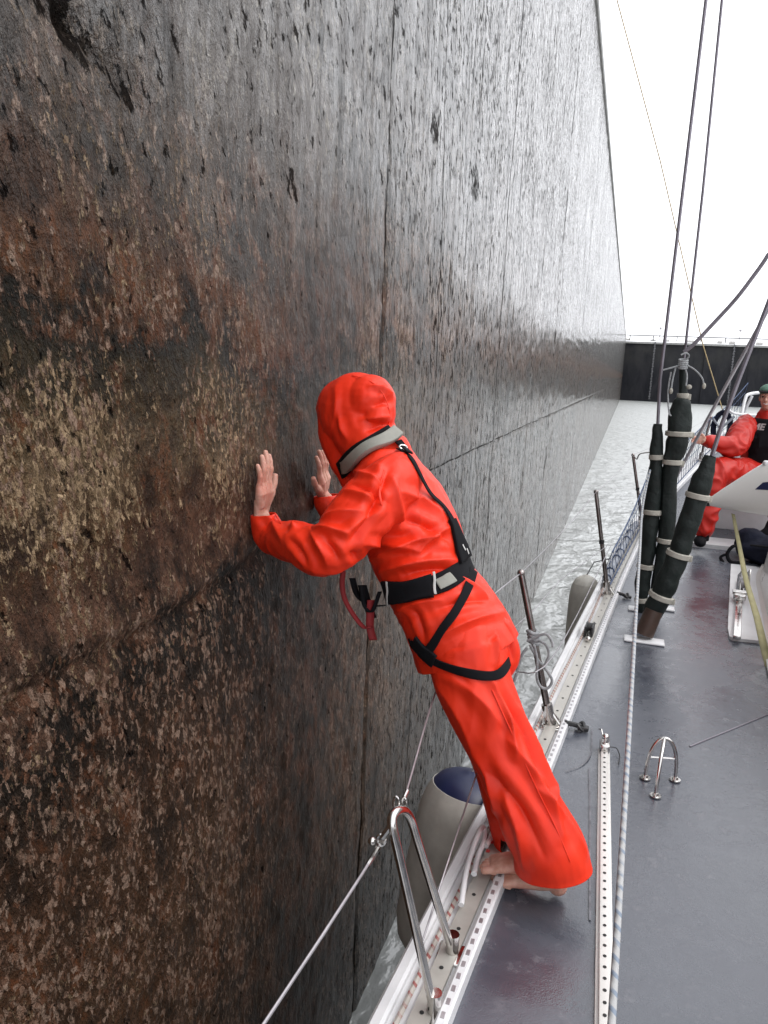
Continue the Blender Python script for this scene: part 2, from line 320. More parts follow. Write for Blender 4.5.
class MB:
    def __init__(s): s.v = []; s.f = []
    def box(s, c, size, R=None, bevel=0):
        c = Vector(c); hx, hy, hz = [q/2 for q in size]
        if bevel:
            bm = bmesh.new(); bmesh.ops.create_cube(bm, size=1)
            for q in bm.verts: q.co = Vector((q.co.x*size[0], q.co.y*size[1], q.co.z*size[2]))
            bmesh.ops.bevel(bm, geom=bm.edges[:], offset=bevel, segments=3, profile=.5, affect='EDGES')
            b = len(s.v)
            bm.verts.index_update()
            for q in bm.verts: s.v.append(tuple(c + (R @ q.co if R else q.co)))
            for f in bm.faces: s.f.append(tuple(b+q.index for q in f.verts))
            bm.free(); return s
        b = len(s.v)
        for x in (-hx, hx):
            for y in (-hy, hy):
                for z in (-hz, hz):
                    q = Vector((x, y, z)); s.v.append(tuple(c + (R @ q if R else q)))
        for f in ((0, 1, 3, 2), (4, 6, 7, 5), (0, 4, 5, 1), (2, 3, 7, 6), (0, 2, 6, 4), (1, 5, 7, 3)):
            s.f.append(tuple(b+i for i in f))
        return s
    def tube(s, pts, r, n=8, side=None, flat=None, caps=True):
        pts = [Vector(p) for p in pts]
        rs = list(r) if hasattr(r, '__len__') else [r]*len(pts)
        b0 = len(s.v); prev = None
        for i, p in enumerate(pts):
            t = (pts[min(i+1, len(pts)-1)]-pts[max(i-1, 0)])
            if t.length < 1e-9: t = Vector((0, 0, 1))
            t.normalize()
            if side is not None:
                a = Vector(side)-t*t.dot(Vector(side))
            elif prev is None:
                a = t.orthogonal()
            else: a = prev - t*t.dot(prev)
            a.normalize(); prev = a; bb = t.cross(a)
            q = rs[i]; ra, rb = q if hasattr(q, '__len__') else (q, q if flat is None else q*flat)
            for j in range(n):
                th = 2*math.pi*j/n
                s.v.append(tuple(p + a*math.cos(th)*ra + bb*math.sin(th)*rb))
        for i in range(len(pts)-1):
            for j in range(n):
                a0 = b0+i*n+j; a1 = b0+i*n+(j+1) % n
                s.f.append((a0, a1, a1+n, a0+n))
        if caps:
            s.f.append(tuple(b0+j for j in reversed(range(n))))
            s.f.append(tuple(b0+(len(pts)-1)*n+j for j in range(n)))
        return s
    def ball(s, c, r, nu=12, nv=8, R=None):
        c = Vector(c); r = r if hasattr(r, '__len__') else (r, r, r); b = len(s.v)
        for i in range(1, nv):
            ph = math.pi*i/nv
            for j in range(nu):
                th = 2*math.pi*j/nu
                q = Vector((r[0]*math.sin(ph)*math.cos(th), r[1]*math.sin(ph)*math.sin(th), r[2]*math.cos(ph)))
                s.v.append(tuple(c+(R @ q if R else q)))
        t = len(s.v); q = Vector((0, 0, r[2])); s.v.append(tuple(c+(R @ q if R else q))); s.v.append(tuple(c-(R @ q if R else q)))
        for i in range(nv-2):
            for j in range(nu):
                s.f.append((b+i*nu+j, b+(i+1)*nu+j, b+(i+1)*nu+(j+1) % nu, b+i*nu+(j+1) % nu))
        for j in range(nu):
            s.f.append((t, b+j, b+(j+1) % nu)); s.f.append((t+1, b+(nv-2)*nu+(j+1) % nu, b+(nv-2)*nu+j))
        return s
    def prism(s, poly, z0, z1):
        b = len(s.v); n = len(poly)
        for z in (z0, z1):
            for x, y in poly: s.v.append((x, y, z))
        s.f.append(tuple(b+i for i in reversed(range(n)))); s.f.append(tuple(b+n+i for i in range(n)))
        for i in range(n): s.f.append((b+i, b+(i+1) % n, b+n+(i+1) % n, b+n+i))
        return s
    def strip(s, rows):        # rows: list of equally long point lists
        b = len(s.v); n = len(rows[0])
        for r in rows:
            for p in r: s.v.append(tuple(p))
        for i in range(len(rows)-1):
            for j in range(n-1):
                s.f.append((b+i*n+j, b+i*n+j+1, b+(i+1)*n+j+1, b+(i+1)*n+j))
        return s
    def build(s, name, mat, parent=None, smooth=True, angle=40):
        me = bpy.data.meshes.new(name); me.from_pydata(s.v, [], s.f); me.update()
        bm = bmesh.new(); bm.from_mesh(me); bmesh.ops.recalc_face_normals(bm, faces=bm.faces[:])
        if smooth:
            for f in bm.faces: f.smooth = True
            for e in bm.edges:
                if len(e.link_faces) == 2 and e.calc_face_angle(0) > math.radians(angle): e.smooth = False
        bm.to_mesh(me); bm.free()
        return link(name, me, mat, parent)

def spline(pts, n=8):
    """Catmull-Rom through tuples of any length"""
    P = [np.array(tuple(p), float) for p in pts]
    P = [2*P[0]-P[1]] + P + [2*P[-1]-P[-2]]
    out = []
    for i in range(1, len(P)-2):
        a, b, c, d = P[i-1:i+3]
        for k in range(n):
            t = k/n
            out.append(.5*((2*b)+(-a+c)*t+(2*a-5*b+4*c-d)*t*t+(-a+3*b-3*c+d)*t**3))
    out.append(P[-2]); return out
def sp3(pts, n=8): return [Vector(q[:3]) for q in spline(pts, n)]
def limb(mb, pts, n=20, sub=8, side=None, ends=(1, 1)):
    """pts: (x,y,z, ra, rb)"""
    S = spline(pts, sub)
    mb.tube([Vector(q[:3]) for q in S], [(max(.002, q[3]), max(.002, q[4])) for q in S], n, side=side)
    # rounded ends
    for q in [w for w, e in zip((S[0], S[-1]), ends) if e]: mb.ball(q[:3], min(q[3], q[4])*.98, 14, 8)
def fuse(mb, voxel, smooth_it=4):
    """union of all the pieces of mb as one continuous skin"""
    me = bpy.data.meshes.new('tmp'); me.from_pydata(mb.v, [], mb.f); me.update()
    bm = bmesh.new(); bm.from_mesh(me); bmesh.ops.recalc_face_normals(bm, faces=bm.faces[:]); bm.to_mesh(me); bm.free()
    o = bpy.data.objects.new('tmp', me); COL.objects.link(o)
    r = o.modifiers.new('r', 'REMESH'); r.mode = 'VOXEL'; r.voxel_size = voxel; r.use_smooth_shade = True
    if smooth_it:
        q = o.modifiers.new('s', 'SMOOTH'); q.factor = .5; q.iterations = smooth_it
    dg = bpy.context.evaluated_depsgraph_get(); e = o.evaluated_get(dg)
    out = bpy.data.meshes.new_from_object(e); bpy.data.objects.remove(o); return out
def arr(me):
    a = np.empty(len(me.vertices)*3, np.float64); me.vertices.foreach_get('co', a); return a.reshape(-1, 3)
def nrm(me):
    a = np.empty(len(me.vertices)*3, np.float32); me.vertices.foreach_get('normal', a); return a.reshape(-1, 3).astype(float)
def put(me, A): me.vertices.foreach_set('co', A.astype(np.float32).ravel()); me.update()
def fold(me, segs, bvh, noise_amp=.004, nscale=7, stretch=(1, 1, 1), spots=()):
    """real creases: ridges (+) and valleys (-) along short lines on the cloth"""
    A = arr(me); Nn = nrm(me); D = np.zeros(len(A))
    for x1, y1, x2, y2, w, amp in segs:
        pr = []
        for t in np.linspace(0, 1, 7):
            bow = math.sin(t*math.pi)*.06
            x = x1+(x2-x1)*t+(y2-y1)*bow; y = y1+(y2-y1)*t-(x2-x1)*bow
            h = bvh.ray_cast(EYE, ray(x, y).normalized(), 5)
            if h[0] is not None: pr.append(np.array(h[0]))
        if len(pr) < 2: continue
        dmin = np.full(len(A), 9.); T = np.zeros(len(A))
        for i in range(len(pr)-1):
            a, b = pr[i], pr[i+1]; ab = b-a; L = ab@ab
            if L < 1e-9: continue
            t = np.clip(((A-a)@ab)/L, 0, 1); d = np.linalg.norm(A-(a+t[:, None]*ab), axis=1)
            k = d < dmin; dmin[k] = d[k]; T[k] = (i+t[k])/(len(pr)-1)
        env = np.sin(np.clip(T*.9+.05, 0, 1)*math.pi)**.6
        D += amp*env*(1.15*np.exp(-(np.sqrt(dmin**2+(.12*w)**2)-.12*w)/(w*.9)) - .38*np.exp(-((dmin-2.4*w)/(1.3*w))**2))
    for i in range(len(A)):
        p = Vector((A[i, 0]*stretch[0], A[i, 1]*stretch[1], A[i, 2]*stretch[2]))*nscale
        n1 = noise.noise(p + noise.noise_vector(p*.6)*.8)
        g = 1.0
        for c, r, a in spots: g += a*math.exp(-((A[i, 0]-c[0])**2+(A[i, 1]-c[1])**2+(A[i, 2]-c[2])**2)/(r*r))
        n2 = noise.noise(p*2.3+noise.noise_vector(p*1.1)*.7)
        D[i] += noise_amp*g*(1-2.8*abs(n1)) + noise_amp*.35*g*(1-3*abs(n2))
    put(me, A+Nn*D[:, None])
def smooth_shade(me):
    me.polygons.foreach_set('use_smooth', [True]*len(me.polygons))

# ------------------------------------------------------------------ the lock
M['coping'] = simple('granite_coping', (.30, .30, .29), .6, var=.3, scale=4, bump=.4, bscale=20, bdist=.01)
WX = -1.15; TOPZ = 7.72; WZ = -2.03; GY = 134.0
def seg_noise(y, z, s): return noise.noise(Vector((3.1, y*s, z*s)))
def wall_mesh():
    ys = list(np.arange(-.2, .88, .05)) + list(np.arange(.9, 3.39, .016)) + list(np.arange(3.4, 5.98, .03)) + list(np.arange(6, 13.95, .09)) + list(np.arange(14, 39.9, .35)) + list(np.arange(40, GY, 2.0)) + [GY]
    ys = [-14, -8, -4, -2, -1] + ys
    zs = [-4, -3, -2.2] + list(np.arange(-2.0, .19, .03)) + list(np.arange(.2, 2.89, .018)) + list(np.arange(2.9, 4.38, .03)) + list(np.arange(4.4, TOPZ-.02, .1)) + [TOPZ]
    seams = [(3.6, .010, .022), (4.62, .004, .006), (7.1, .008, .015), (9.6, .006, .012), (12.4, .012, .02)] + [(15.2+3*i, .02, .03) for i in range(40)]
    mb = MB(); rows = []
    for y in ys:
        row = []
        for z in zs:
            d = .010*seg_noise(y, z, 1.3)+.006*seg_noise(y, z*.6, 5)+.0050*seg_noise(y+9, z*.6, 15)+(.0035*seg_noise(y+3, z*.6, 36)+(.006*max(0, min(1, z-1.7)))*min(0, seg_noise(y-z*.5, z*.55, 19)+.15) if y < 3.6 else 0)
            for sy, w, dep in seams[:5] if y < 14 else ():
                wob = .012*noise.noise(Vector((sy, z*2.2, 0)))+ (0.0 if sy != 4.62 else .06*math.sin(z*1.1))
                q = abs(y-sy-wob)
                if q < .2: d -= dep*math.exp(-(q/w*.8)**2)
            zc = .975+.012*noise.noise(Vector((y*1.5, 7, 0))) - (.09 if y < 1.9 else max(0, .09*(1-(y-1.9)/.7)) if y < 2.6 else 0)
            q = abs(z-zc)
            d -= (.006 if y > 2.6 else .016)*math.exp(-(q/(.014 if y > 2.6 else .028))**2)
            d += .010*math.exp(-((z-zc-.07)/.05)**2) if y < 2.8 else 0
            # big gouge high on the left
            g = (z-2.26+.35*(y-1.44))
            if y < 3.0: d -= .035*math.exp(-(g/.045)**2)*math.exp(-((y-1.44)/.20)**2)*(.6+.8*seg_noise(y, z, 22))
            row.append((WX+d, y, z))
        rows.append(row)
    mb.strip(rows)
    return mb
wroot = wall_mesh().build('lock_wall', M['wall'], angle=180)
tag(wroot, 'tall wet lock wall of stained pitted concrete that the orange-red figure touches', 'wall')
# body of the wall behind its face, with a coping
bk = MB(); bk.box((WX-2.04, (GY-14)/2, (TOPZ-4)/2), (4.0, GY+14, TOPZ+4-.01)); bk.build('wall_core', M['coping'], wroot)
cp = MB()
for i in range(36): cp.box((WX-1.06, -12+i*4.05, TOPZ+.07), (2.2, 4.03, .16), bevel=.02)
cp.build('coping', M['coping'], wroot)

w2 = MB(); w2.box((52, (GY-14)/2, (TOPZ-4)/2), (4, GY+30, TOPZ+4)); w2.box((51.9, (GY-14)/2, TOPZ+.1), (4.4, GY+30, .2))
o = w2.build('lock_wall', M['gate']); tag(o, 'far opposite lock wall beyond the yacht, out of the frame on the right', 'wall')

# water
wt = MB(); wt.strip([[(-1.2, -60, WZ), (60, -60, WZ)], [(-1.2, GY+1, WZ), (60, GY+1, WZ)]])
tag(wt.build('water', M['water'], smooth=False), 'grey green rippled water in the lock chamber', None, kind='structure')
# ground behind the lock so that the place has an end
gr = MB(); gr.strip([[(-400, GY+7, 5.5), (400, GY+7, 5.5)], [(-400, GY+1800, 5.5), (400, GY+1800, 5.5)]])
gr.strip([[(-400, -80, TOPZ-.05), (WX-3.9, -80, TOPZ-.05)], [(-400, GY+7, TOPZ-.05), (WX-3.9, GY+7, TOPZ-.05)]])
tag(gr.build('ground', M['gate'], smooth=False), 'flat dark ground around the lock', None, kind='structure')

# lock gate across the far end
g = empty('lock_gate', 'dark lock gate closing the far end of the chamber', 'lock gate')
mb = MB()
for i in range(9):
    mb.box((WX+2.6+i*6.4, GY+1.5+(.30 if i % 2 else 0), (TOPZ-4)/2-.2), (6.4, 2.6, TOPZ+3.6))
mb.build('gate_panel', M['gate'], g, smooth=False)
mb = MB()
for i in range(6):
    mb.box((WX+26, GY+.02, -1.2+i*1.5), (53, .3, .12))
MB().box((WX+26, GY+.02, TOPZ-.42), (53, .34, .30)).build('gate_cap', M['coping'], g, smooth=False)
M['chain'] = simple('pale_chain', (.16, .16, .17), .6, .2, var=.6, scale=3)
for xx in (655, 735, 800):
    a = PY(xx, 345, GY-.4); mb = MB()
    for i in range(46):
        z = TOPZ-.3-i*.2; mb.box((a.x+.03*math.sin(i*1.7), GY-.25, z), (.28 if i % 2 else .16, .12, .15))
    mb.build('hanging_chain', M['chain'], g, smooth=False)
mb = MB()
mb.tube([(WX, GY+.6, TOPZ+.75), (WX+53, GY+.6, TOPZ+.75)], .07, 6)
for i in range(15): mb.box((WX+.6+i*3.6, GY+.6, TOPZ+.36), (.12, .12, .8))
mb.build('walkway_railing', M['gate'], g, smooth=False)
random.seed(3)
for i in range(16):
    x = WX+.8+i*3.2+random.uniform(-1, 1); MB().box((x, GY+1.6, TOPZ+.10), (random.uniform(.3, 1.2), .6, random.uniform(.25, .5)), bevel=.05).build('white_machinery', M['cream'], g)
for i, px in enumerate((660, 740)):
    a = PY(px, 334, GY+1); mb = MB(); mb.tube([(a.x, GY+1, TOPZ), (a.x, GY+1, TOPZ+2.0)], .05, 6); mb.box((a.x, GY+1, TOPZ+2.0), (.35, .2, .3), bevel=.04)
    mb.build('signal_post', M['steel_dull'], g)

# ------------------------------------------------------------------ the yacht
CX = 2.0
RAILPTS = [(-.30, -6.2), (-.36, -4), (-.40, -1.5), (-.37, 0), (-.30, 1.2), (-.215, 2.28), (-.15, 2.96), (-.05, 4.21), (.05, 5.4), (.17, 6.8), (.33, 8.1), (.62, 9.4), (1.08, 10.7), (1.62, 11.9), (1.96, 12.5)]
RS = spline(RAILPTS, 6); RX = np.array([q[0] for q in RS]); RY = np.array([q[1] for q in RS])
def railx(y): return float(np.interp(y, RY, RX))
def dz(y): return 0 if y < 6.5 else (.035*(y-6.5)**2 if y < 10.7 else .617+.30*(y-10.7))
def onrail(y, off, z=0):     # off = metres outboard (to the wall) of the deck's edge
    t = railx(y+.05)-railx(y-.05); n = Vector((-1, t/.1, 0)).normalized()
    return Vector((railx(y), y, dz(y)+z)) + n*off
yacht = empty('sailing_yacht', 'large white and grey sailing yacht with a wet grey deck moored beside the lock wall', 'sailing yacht')

YS = [q for q in np.arange(-6, 12.45, .25)] + [12.5]
mb = MB(); rows = []
for y in YS:
    x0 = railx(y)-.16; x1 = 2*CX-x0
    rows.append([(x0+(x1-x0)*t, y, dz(y)-.004) for t in np.linspace(0, 1, 17)])
mb.strip(rows); mb.build('deck', M['deck'], yacht)
mb = MB()
for sgn in (0, 1):
    rows = []
    for y in YS:
        row = []
        for off, z in ((.165, .02), (.175, -.05), (.165, -.35), (.10, -.9), (-.05, -1.5), (-.5, -2.3), (-1.2, -2.9)):
            p = onrail(y, off, z)
            if p.x > CX: p.x = CX
            if sgn: p.x = 2*CX-p.x
            row.append(p)
        rows.append(row)
    mb.strip(rows)
    if sgn == 0: first = rows[0]
    else: mb.strip([first, rows[0]])
mb.build('hull', M['cream'], yacht)
# gunwale: outer lip, rope lane, track and perforated inner rail, both sides
def along(prof, y0, y1, step=.12, mirror=False):
    rows = []
    for y in np.arange(y0, y1+1e-6, step):
        r = [onrail(y, o, z) for o, z in prof]
        if mirror: r = [Vector((2*CX-p.x, p.y, p.z)) for p in r]
        rows.append(r)
    return rows
for mir in (False, True):
    mb = MB()
    mb.strip(along([(.178, -.09), (.180, .030), (.172, .038), (.150, .038), (.143, .030), (.143, .012), (.03, .012), (.03, .040), (.024, .046), (.004, .046), (-.002, .040), (-.002, -.01)], -5.9, 12.3, mirror=mir))
    mb.build('gunwale', M['white'], yacht)
mb = MB(); mb.strip(along([(.095, .013), (.095, .026), (.045, .026), (.045, .013)], 1.2, 9.4, .1)); tr = mb.build('genoa_track', M['track'], yacht)
for y in np.arange(1.3, 9.3, .16):
    p = onrail(y, .07, .0268); MB().tube([p, p+Vector((0, 0, .0012))], .006, 8).build('screw_hole', M['hole'], tr)
mb = MB()
for y in np.arange(1.3, 9.0, .045):
    p = onrail(y, .0145, .0462); mb.box(p, (.010, .020, .002))
mb.build('rail_slot', M['steel_dull'], yacht)['kind'] = 'stuff'
# rope lying in the gunwale
mb = MB(); pts = [onrail(y, .121+.006*math.sin(y*2.3), .024) for y in np.arange(1.2, 8.6, .08)]
mb.tube(pts, .0075, 8)
tag(mb.build('rope', M['rope_red'], None), 'white rope with red flecks lying along the outer edge of the side deck', 'rope')
# block on that rope
bl = empty('rope_block', 'small black pulley block on the gunwale between the two nearer stanchions', 'pulley block')
q = onrail(4.75, .10, .055); R = Matrix.Rotation(math.radians(-4), 3, 'Z')
MB().box(q, (.012, .13, .07), R, .005).box(q+Vector((.04, 0, 0)), (.012, .13, .07), R, .005).build('cheek', M['black_plastic'], bl)
MB().tube([q+Vector((-.004, .02, .008)), q+Vector((.044, .02, .008))], .030, 16).build('sheave', M['black_plastic'], bl)
MB().tube([q+Vector((.02, -.05, 0)), q+Vector((.02, -.10, -.01)), q+Vector((.02, -.14, -.015))], .010, 8).ball(q+Vector((.02, -.15, -.012)), .018).build('shackle', M['steel'], bl)

# stanchions
def stanchion(y, top, r=.0155, mat='dark_post', hinge=True):
    b = onrail(y, .075, .02)
    p = MB(); p.tube([b, b+(top-b)*.5, top], [r*1.05, r, r*.95], 12); p.ball(top, r*1.15, 10, 6)
    st = p.build('stanchion', M[mat], yacht)
    k = MB(); k.box(b+Vector((0, 0, -.002)), (.085, .10, .012), bevel=.004); k.tube([b, b+(top-b).normalized()*.10], r*1.65, 14)
    d = (top-b).normalized()
    for s in (-1, 1):
        k.tube([b+Vector((.03*s, .035*s, 0)), b+Vector((.03*s, .035*s, .012))], .009, 8)
        k.tube([b+Vector((.052, .02*s, .0)), b+d*.09], .006, 6)
    k.build('stanchion_base', M['steel'], st)
    if hinge:
        k = MB(); c = onrail(y+.05, -.05, .02)
        k.tube([onrail(y, .01, .045), c], .012, 8); k.tube([c+Vector((.018*math.cos(a), .024*math.sin(a), .012*math.sin(a*2))) for a in np.linspace(0, 6.28, 14)], .008, 6)
        k.box(c+Vector((.015, 0, -.008)), (.05, .035, .02), bevel=.006)
        k.build('deck_eye', M['black_plastic'], st)
    return st
S1T, S2T, S3T = PY(521, 573, 3.39), PY(596, 492, 5.74), PY(633, 455, 8.2)
ST = [S1T, S2T, S3T, PY(711, 417, 10.6)]
s1 = stanchion(3.39, S1T); s2 = stanchion(5.74, S2T); s3 = stanchion(8.2, S3T); s4 = stanchion(10.6, ST[3], hinge=False)
# mid collars where the lower lifeline passes
for b_, t_, s_ in ((onrail(5.74, .075, .02), S2T, s2), (onrail(8.2, .075, .02), S3T, s3)):
    c = b_+(t_-b_)*.52; MB().tube([c-Vector((0, 0, .015)), c+Vector((0, 0, .015))], .019, 12).build('collar', M['black_plastic'], s_)
# opening gate close to the camera: bent tube of two legs
G0 = PY(395, 822, 1.60); G1 = PY(414, 806, 1.66)
GL = onrail(1.42, .09, .02); GR = onrail(1.98, .09, .02)
def gate_tube(): 
    a, b = PY(383, 836, 1.585), PY(402, 811, 1.65)
    return [Vector(x) for x in (PY(456, 1010, 1.50), PY(420, 915, 1.54), PY(402, 868, 1.56), PY(394, 836, 1.58), PY(392, 820, 1.60), PY(401, 811, 1.66), PY(411, 820, 1.72), PY(420, 850, 1.75), PY(428, 880, 1.79), PY(470, 985, 1.93))]
apx = [PY(393, 830, 1.59), PY(392, 818, 1.60), PY(397, 811, 1.63), PY(405, 811, 1.68), PY(411, 820, 1.72)]
gb0, gb1 = PZ(434, 1010, .03), PZ(452, 950, .03)
gp = [gb0] + [gb0.lerp(apx[0], t) for t in (.3, .6, .85)] + apx + [apx[-1].lerp(gb1, t) for t in (.15, .4, .7)] + [gb1]
mb = MB(); mb.tube(sp3(gp, 8), .0115, 14); gs = mb.build('gate_stanchion', M['steel'], yacht)
mb = MB()
c = PY(396, 803, 1.66)
mb.tube([c+Vector((.0, 0, 0))+(RT*math.cos(a)*.007+UP*math.sin(a)*.016) for a in np.linspace(0, 6.28, 14)], .003, 6)
mb.build('shackle', M['steel'], gs); mb = MB()
c2 = PY(404, 803, 1.68); mb.tube([c2+(RT*math.cos(a)*.005+UP*math.sin(a)*.014) for a in np.linspace(0, 6.28, 14)], .003, 6)
c3 = PY(381, 840, 1.58)
mb.build('shackle', M['steel'], gs); mb = MB()
mb.tube([c3+(RT*math.cos(a)*.010+UP*math.sin(a)*.013) for a in np.linspace(0, 6.28, 14)], .004, 6); mb.ball(PY(372, 841, 1.58), .010); mb.tube([PY(372, 841, 1.58), PY(384, 843, 1.58)], .005, 6); mb.tube([PY(391, 826, 1.59), PY(382, 838, 1.58)], .008, 8)
mb.build('shackle', M['steel'], gs)
for q in (gp[0], gp[-1]): MB().tube([q-Vector((0, 0, .02)), q+Vector((0, 0, .05))], .018, 12).box(q+Vector((0, 0, -.015)), (.08, .08, .012), bevel=.004).build('stanchion_base', M['steel'], gs)
# lifelines
def wire(pts, r=.0028, mat='steel_dull', name='lifeline', parent=yacht, n=6):
    k = MB(); k.tube(pts, r, n); return k.build(name, M[mat], parent)
L0 = PY(404, 800, 1.68)
def sag(a, b, s=.03, n=14):
    return [a.lerp(b, t)+Vector((0, 0, -s*4*t*(1-t))) for t in np.linspace(0, 1, n)]
GM = Vector(PY(437, 688, 2.30))
up1 = [L0, PY(414, 765, 1.86), PY(426, 722, 2.08), GM] + [GM.lerp(S1T, t)+Vector((-.06*math.sin(t*3.14), 0, 0)) for t in (.25, .5, .75)] + [S1T]
ll = wire(sp3(up1, 6), .0028)
MB().tube([PY(407, 791, 1.72), PY(403, 800, 1.68)], .0055, 8).build('terminal', M['steel'], ll)
ll = wire([PY(378, 848, 1.56), PY(362, 874, 1.44), PY(322, 936, 1.22), PY(200, 1120, .9), Vector((-.42, -.9, .6))], .0035)
MB().tube([PY(378, 848, 1.56), PY(367, 866, 1.48)], .0065, 8).build('turnbuckle', M['steel'], ll)
for a, b in ((S1T, S2T), (S2T, S3T), (S3T, ST[3])): wire(sag(a, b, .02), .0018)
mids = [PY(423, 940, 1.75), PY(444, 874, 1.93), PY(466, 806, 2.22), PY(490, 735, 2.65), PY(512, 675, 3.2), onrail(3.39, .085, .36), onrail(5.74, .085, .40)]
wire(sp3(mids, 6), .0028)
wire([PY(470, 690, 3.0), PY(500, 640, 3.2), PY(534, 610, 3.6), PY(560, 580, 4.5), onrail(5.74, .10, .40)], .002)
# stopper rod arm at third stanchion
wire(sp3([S3T+Vector((.02, 0, -.02)), PY(637, 459, 8.1), PY(640, 454, 8.0), PY(652, 452, 7.6)], 5), .006, 'dark_post', 'boathook_arm', s3)
# safety netting between stanchions
def net(A0, A1, B0, B1, n, m, mat, parent, name='safety_netting', r=.003):
    k = MB()
    P = lambda s, t: (A0.lerp(A1, t)).lerp(B0.lerp(B1, t), s)+Vector((0, 0, -.04*math.sin(s*3.14)*t)) + Vector((-.03*math.sin(t*3.14), 0, 0))
    for i in range(n+1):
        s = i/n; k.tube([P(s, t)+Vector((0, .02*math.sin(i*2.1+t*5), 0)) for t in np.linspace(0, 1, 6)], r, 4)
    for j in range(m+1):
        t = j/m; k.tube([P(s, t) for s in np.linspace(0, 1, 14)], r*(2.0 if j in (0, m) else 1), 5)
    return k.build(name, M[mat], parent)
e1 = lambda y, z: onrail(y, .08, z)
net(e1(5.80, .06), e1(5.80, .33), e1(8.15, .03), e1(8.15, .50), 14, 2, 'netblue', yacht)
net(e1(8.25, .05), e1(8.25, .60), e1(10.55, .03), ST[3]-Vector((0, 0, .02)), 22, 3, 'netblue', yacht)
net(e1(8.25, .05), e1(8.25, .60), e1(10.55, .03), ST[3]-Vector((0, 0, .02)), 31, 1, 'netpale', yacht, r=.0025)
net(e1(10.65, .03), ST[3]-Vector((0, 0, .03)), e1(12.0, .05), e1(12.0, .60), 12, 4, 'netblue', yacht)
mb = MB()    # lashed white and blue roll along the rail under the net
mb.tube([onrail(y, .115, .075+.01*math.sin(y*9)) for y in np.arange(5.9, 8.1, .06)], .028, 8); rl = mb.build('rolled_netting', M['netpale'], yacht)
for i, y in enumerate(np.arange(6.0, 8.0, .24)):
    c = onrail(y, .115, .075); MB().tube([c+Vector((.030*math.cos(a), .03*a/6, .030*math.sin(a))) for a in np.linspace(0, 6.28, 12)], .006, 5).build('lashing', M['netblue'], rl)
# white pulpit
mb = MB()
P1 = [PY(738, 452, 11.0), PY(740, 425, 11.2), PY(745, 400, 11.4), PY(750, 394, 11.5), PY(768, 393, 11.8), Vector((2.0, 12.9, 1.38)), Vector((2.6, 11.8, 1.3)), Vector((2.8, 11.2, .8))]
mb.tube(sp3(P1, 6), .022, 10)
mb.tube(sp3([PY(728, 410, 10.9), PY(738, 414, 11.0), PY(768, 415, 11.8), Vector((2.0, 12.8, 1.2))], 6), .016, 8)
mb.tube([PY(752, 396, 11.5), onrail(11.6, .05, 0)], .02, 8)
mb.build('pulpit', M['white'], yacht)
b = empty('rope_coil', 'dark blue coil of rope and netting hung on the rail behind the seated figure', 'rope coil')
mb = MB(); c = PY(722, 425, 10.8)
for i in range(9):
    a0 = i*.9; mb.tube([c+Vector((.10*math.cos(a)*(1+.2*math.sin(i)), .03*math.sin(i*2), .19*math.sin(a)*(1+.12*math.cos(i*3))-.03)) for a in np.linspace(a0, a0+6.28, 16)], .016, 6)
mb.build('coil', M['navy'], b)
mb = MB(); mb.tube([c+Vector((-.14, -.03, .1)), c+Vector((-.02, -.06, -.05)), c+Vector((.13, -.03, .12))], .018, 6); mb.build('binding', M['netpale'], b)

# chainplates and shrouds
def plate(c, lx, ly, rot=0):
    k = MB(); k.box(c, (lx, ly, .014), Matrix.Rotation(rot, 3, 'Z'), .006); return k.build('chainplate', M['white'], yacht)
plate(PZ(644, 641)+Vector((0, 0, .004)), .24, .11); plate(PZ(634, 609)+Vector((.03, 0, .004)), .14, .1); plate(PZ(667, 609)+Vector((-.03, 0, .004)), .16, .1)
def straps(S, ts, parent, scale=1.0):
    for t in ts:
        i = min(len(S)-2, int(t*(len(S)-1))); p = Vector(S[i][:3]); d = (Vector(S[i+1][:3])-p).normalized(); r = S[i][3]
        k = MB(); k.tube([p-d*.017, p-d*.013, p+d*.013, p+d*.017], [r*1.02, r*1.10, r*1.10, r*1.02], 16)
        e = d.cross(FW).normalized(); sg = 1 if e.x > 0 else -1
        k.box(p+e*sg*(r*1.12)+Vector((0, -.006, -.008)), (.03, .012, .04), bevel=.004)
        k.build('strap', M['strap'], parent)
def sleeve(pts, name='padded_sleeve', parent=None, seed=0, ts=()):
    S = spline(pts, 10); k = MB(); n = 18; rows = []
    for i, q in enumerate(S):
        p = Vector(q[:3]); d = (Vector(S[min(i+1, len(S)-1)][:3])-Vector(S[max(i-1, 0)][:3])).normalized()
        a = d.orthogonal().normalized(); b2 = d.cross(a)
        tt = i/(len(S)-1); pinch = sum(math.exp(-((tt-t)/.016)**2) for t in ts)
        row = []
        for j in range(n+1):
            th = 2*math.pi*(j % n)/n; rr = q[3]*(1+.16*noise.noise(Vector((seed+math.cos(th)*1.2, math.sin(th)*1.2, tt*14)))-.12*pinch)
            row.append(p+a*math.cos(th)*rr+b2*math.sin(th)*rr*.9)
        rows.append(row)
    k.strip(rows)
    return k.build(name, M['cover'], parent, angle=60), S
def pxs(lst, Y):  # (x, y, halfwidth px[, dY])
    out = []
    for q in lst:
        p = PY(q[0], q[1], Y+(q[3] if len(q) > 3 else 0)); zd = (p-EYE).dot(FW)
        out.append((*p, q[2]*zd/F_PX))
    return out
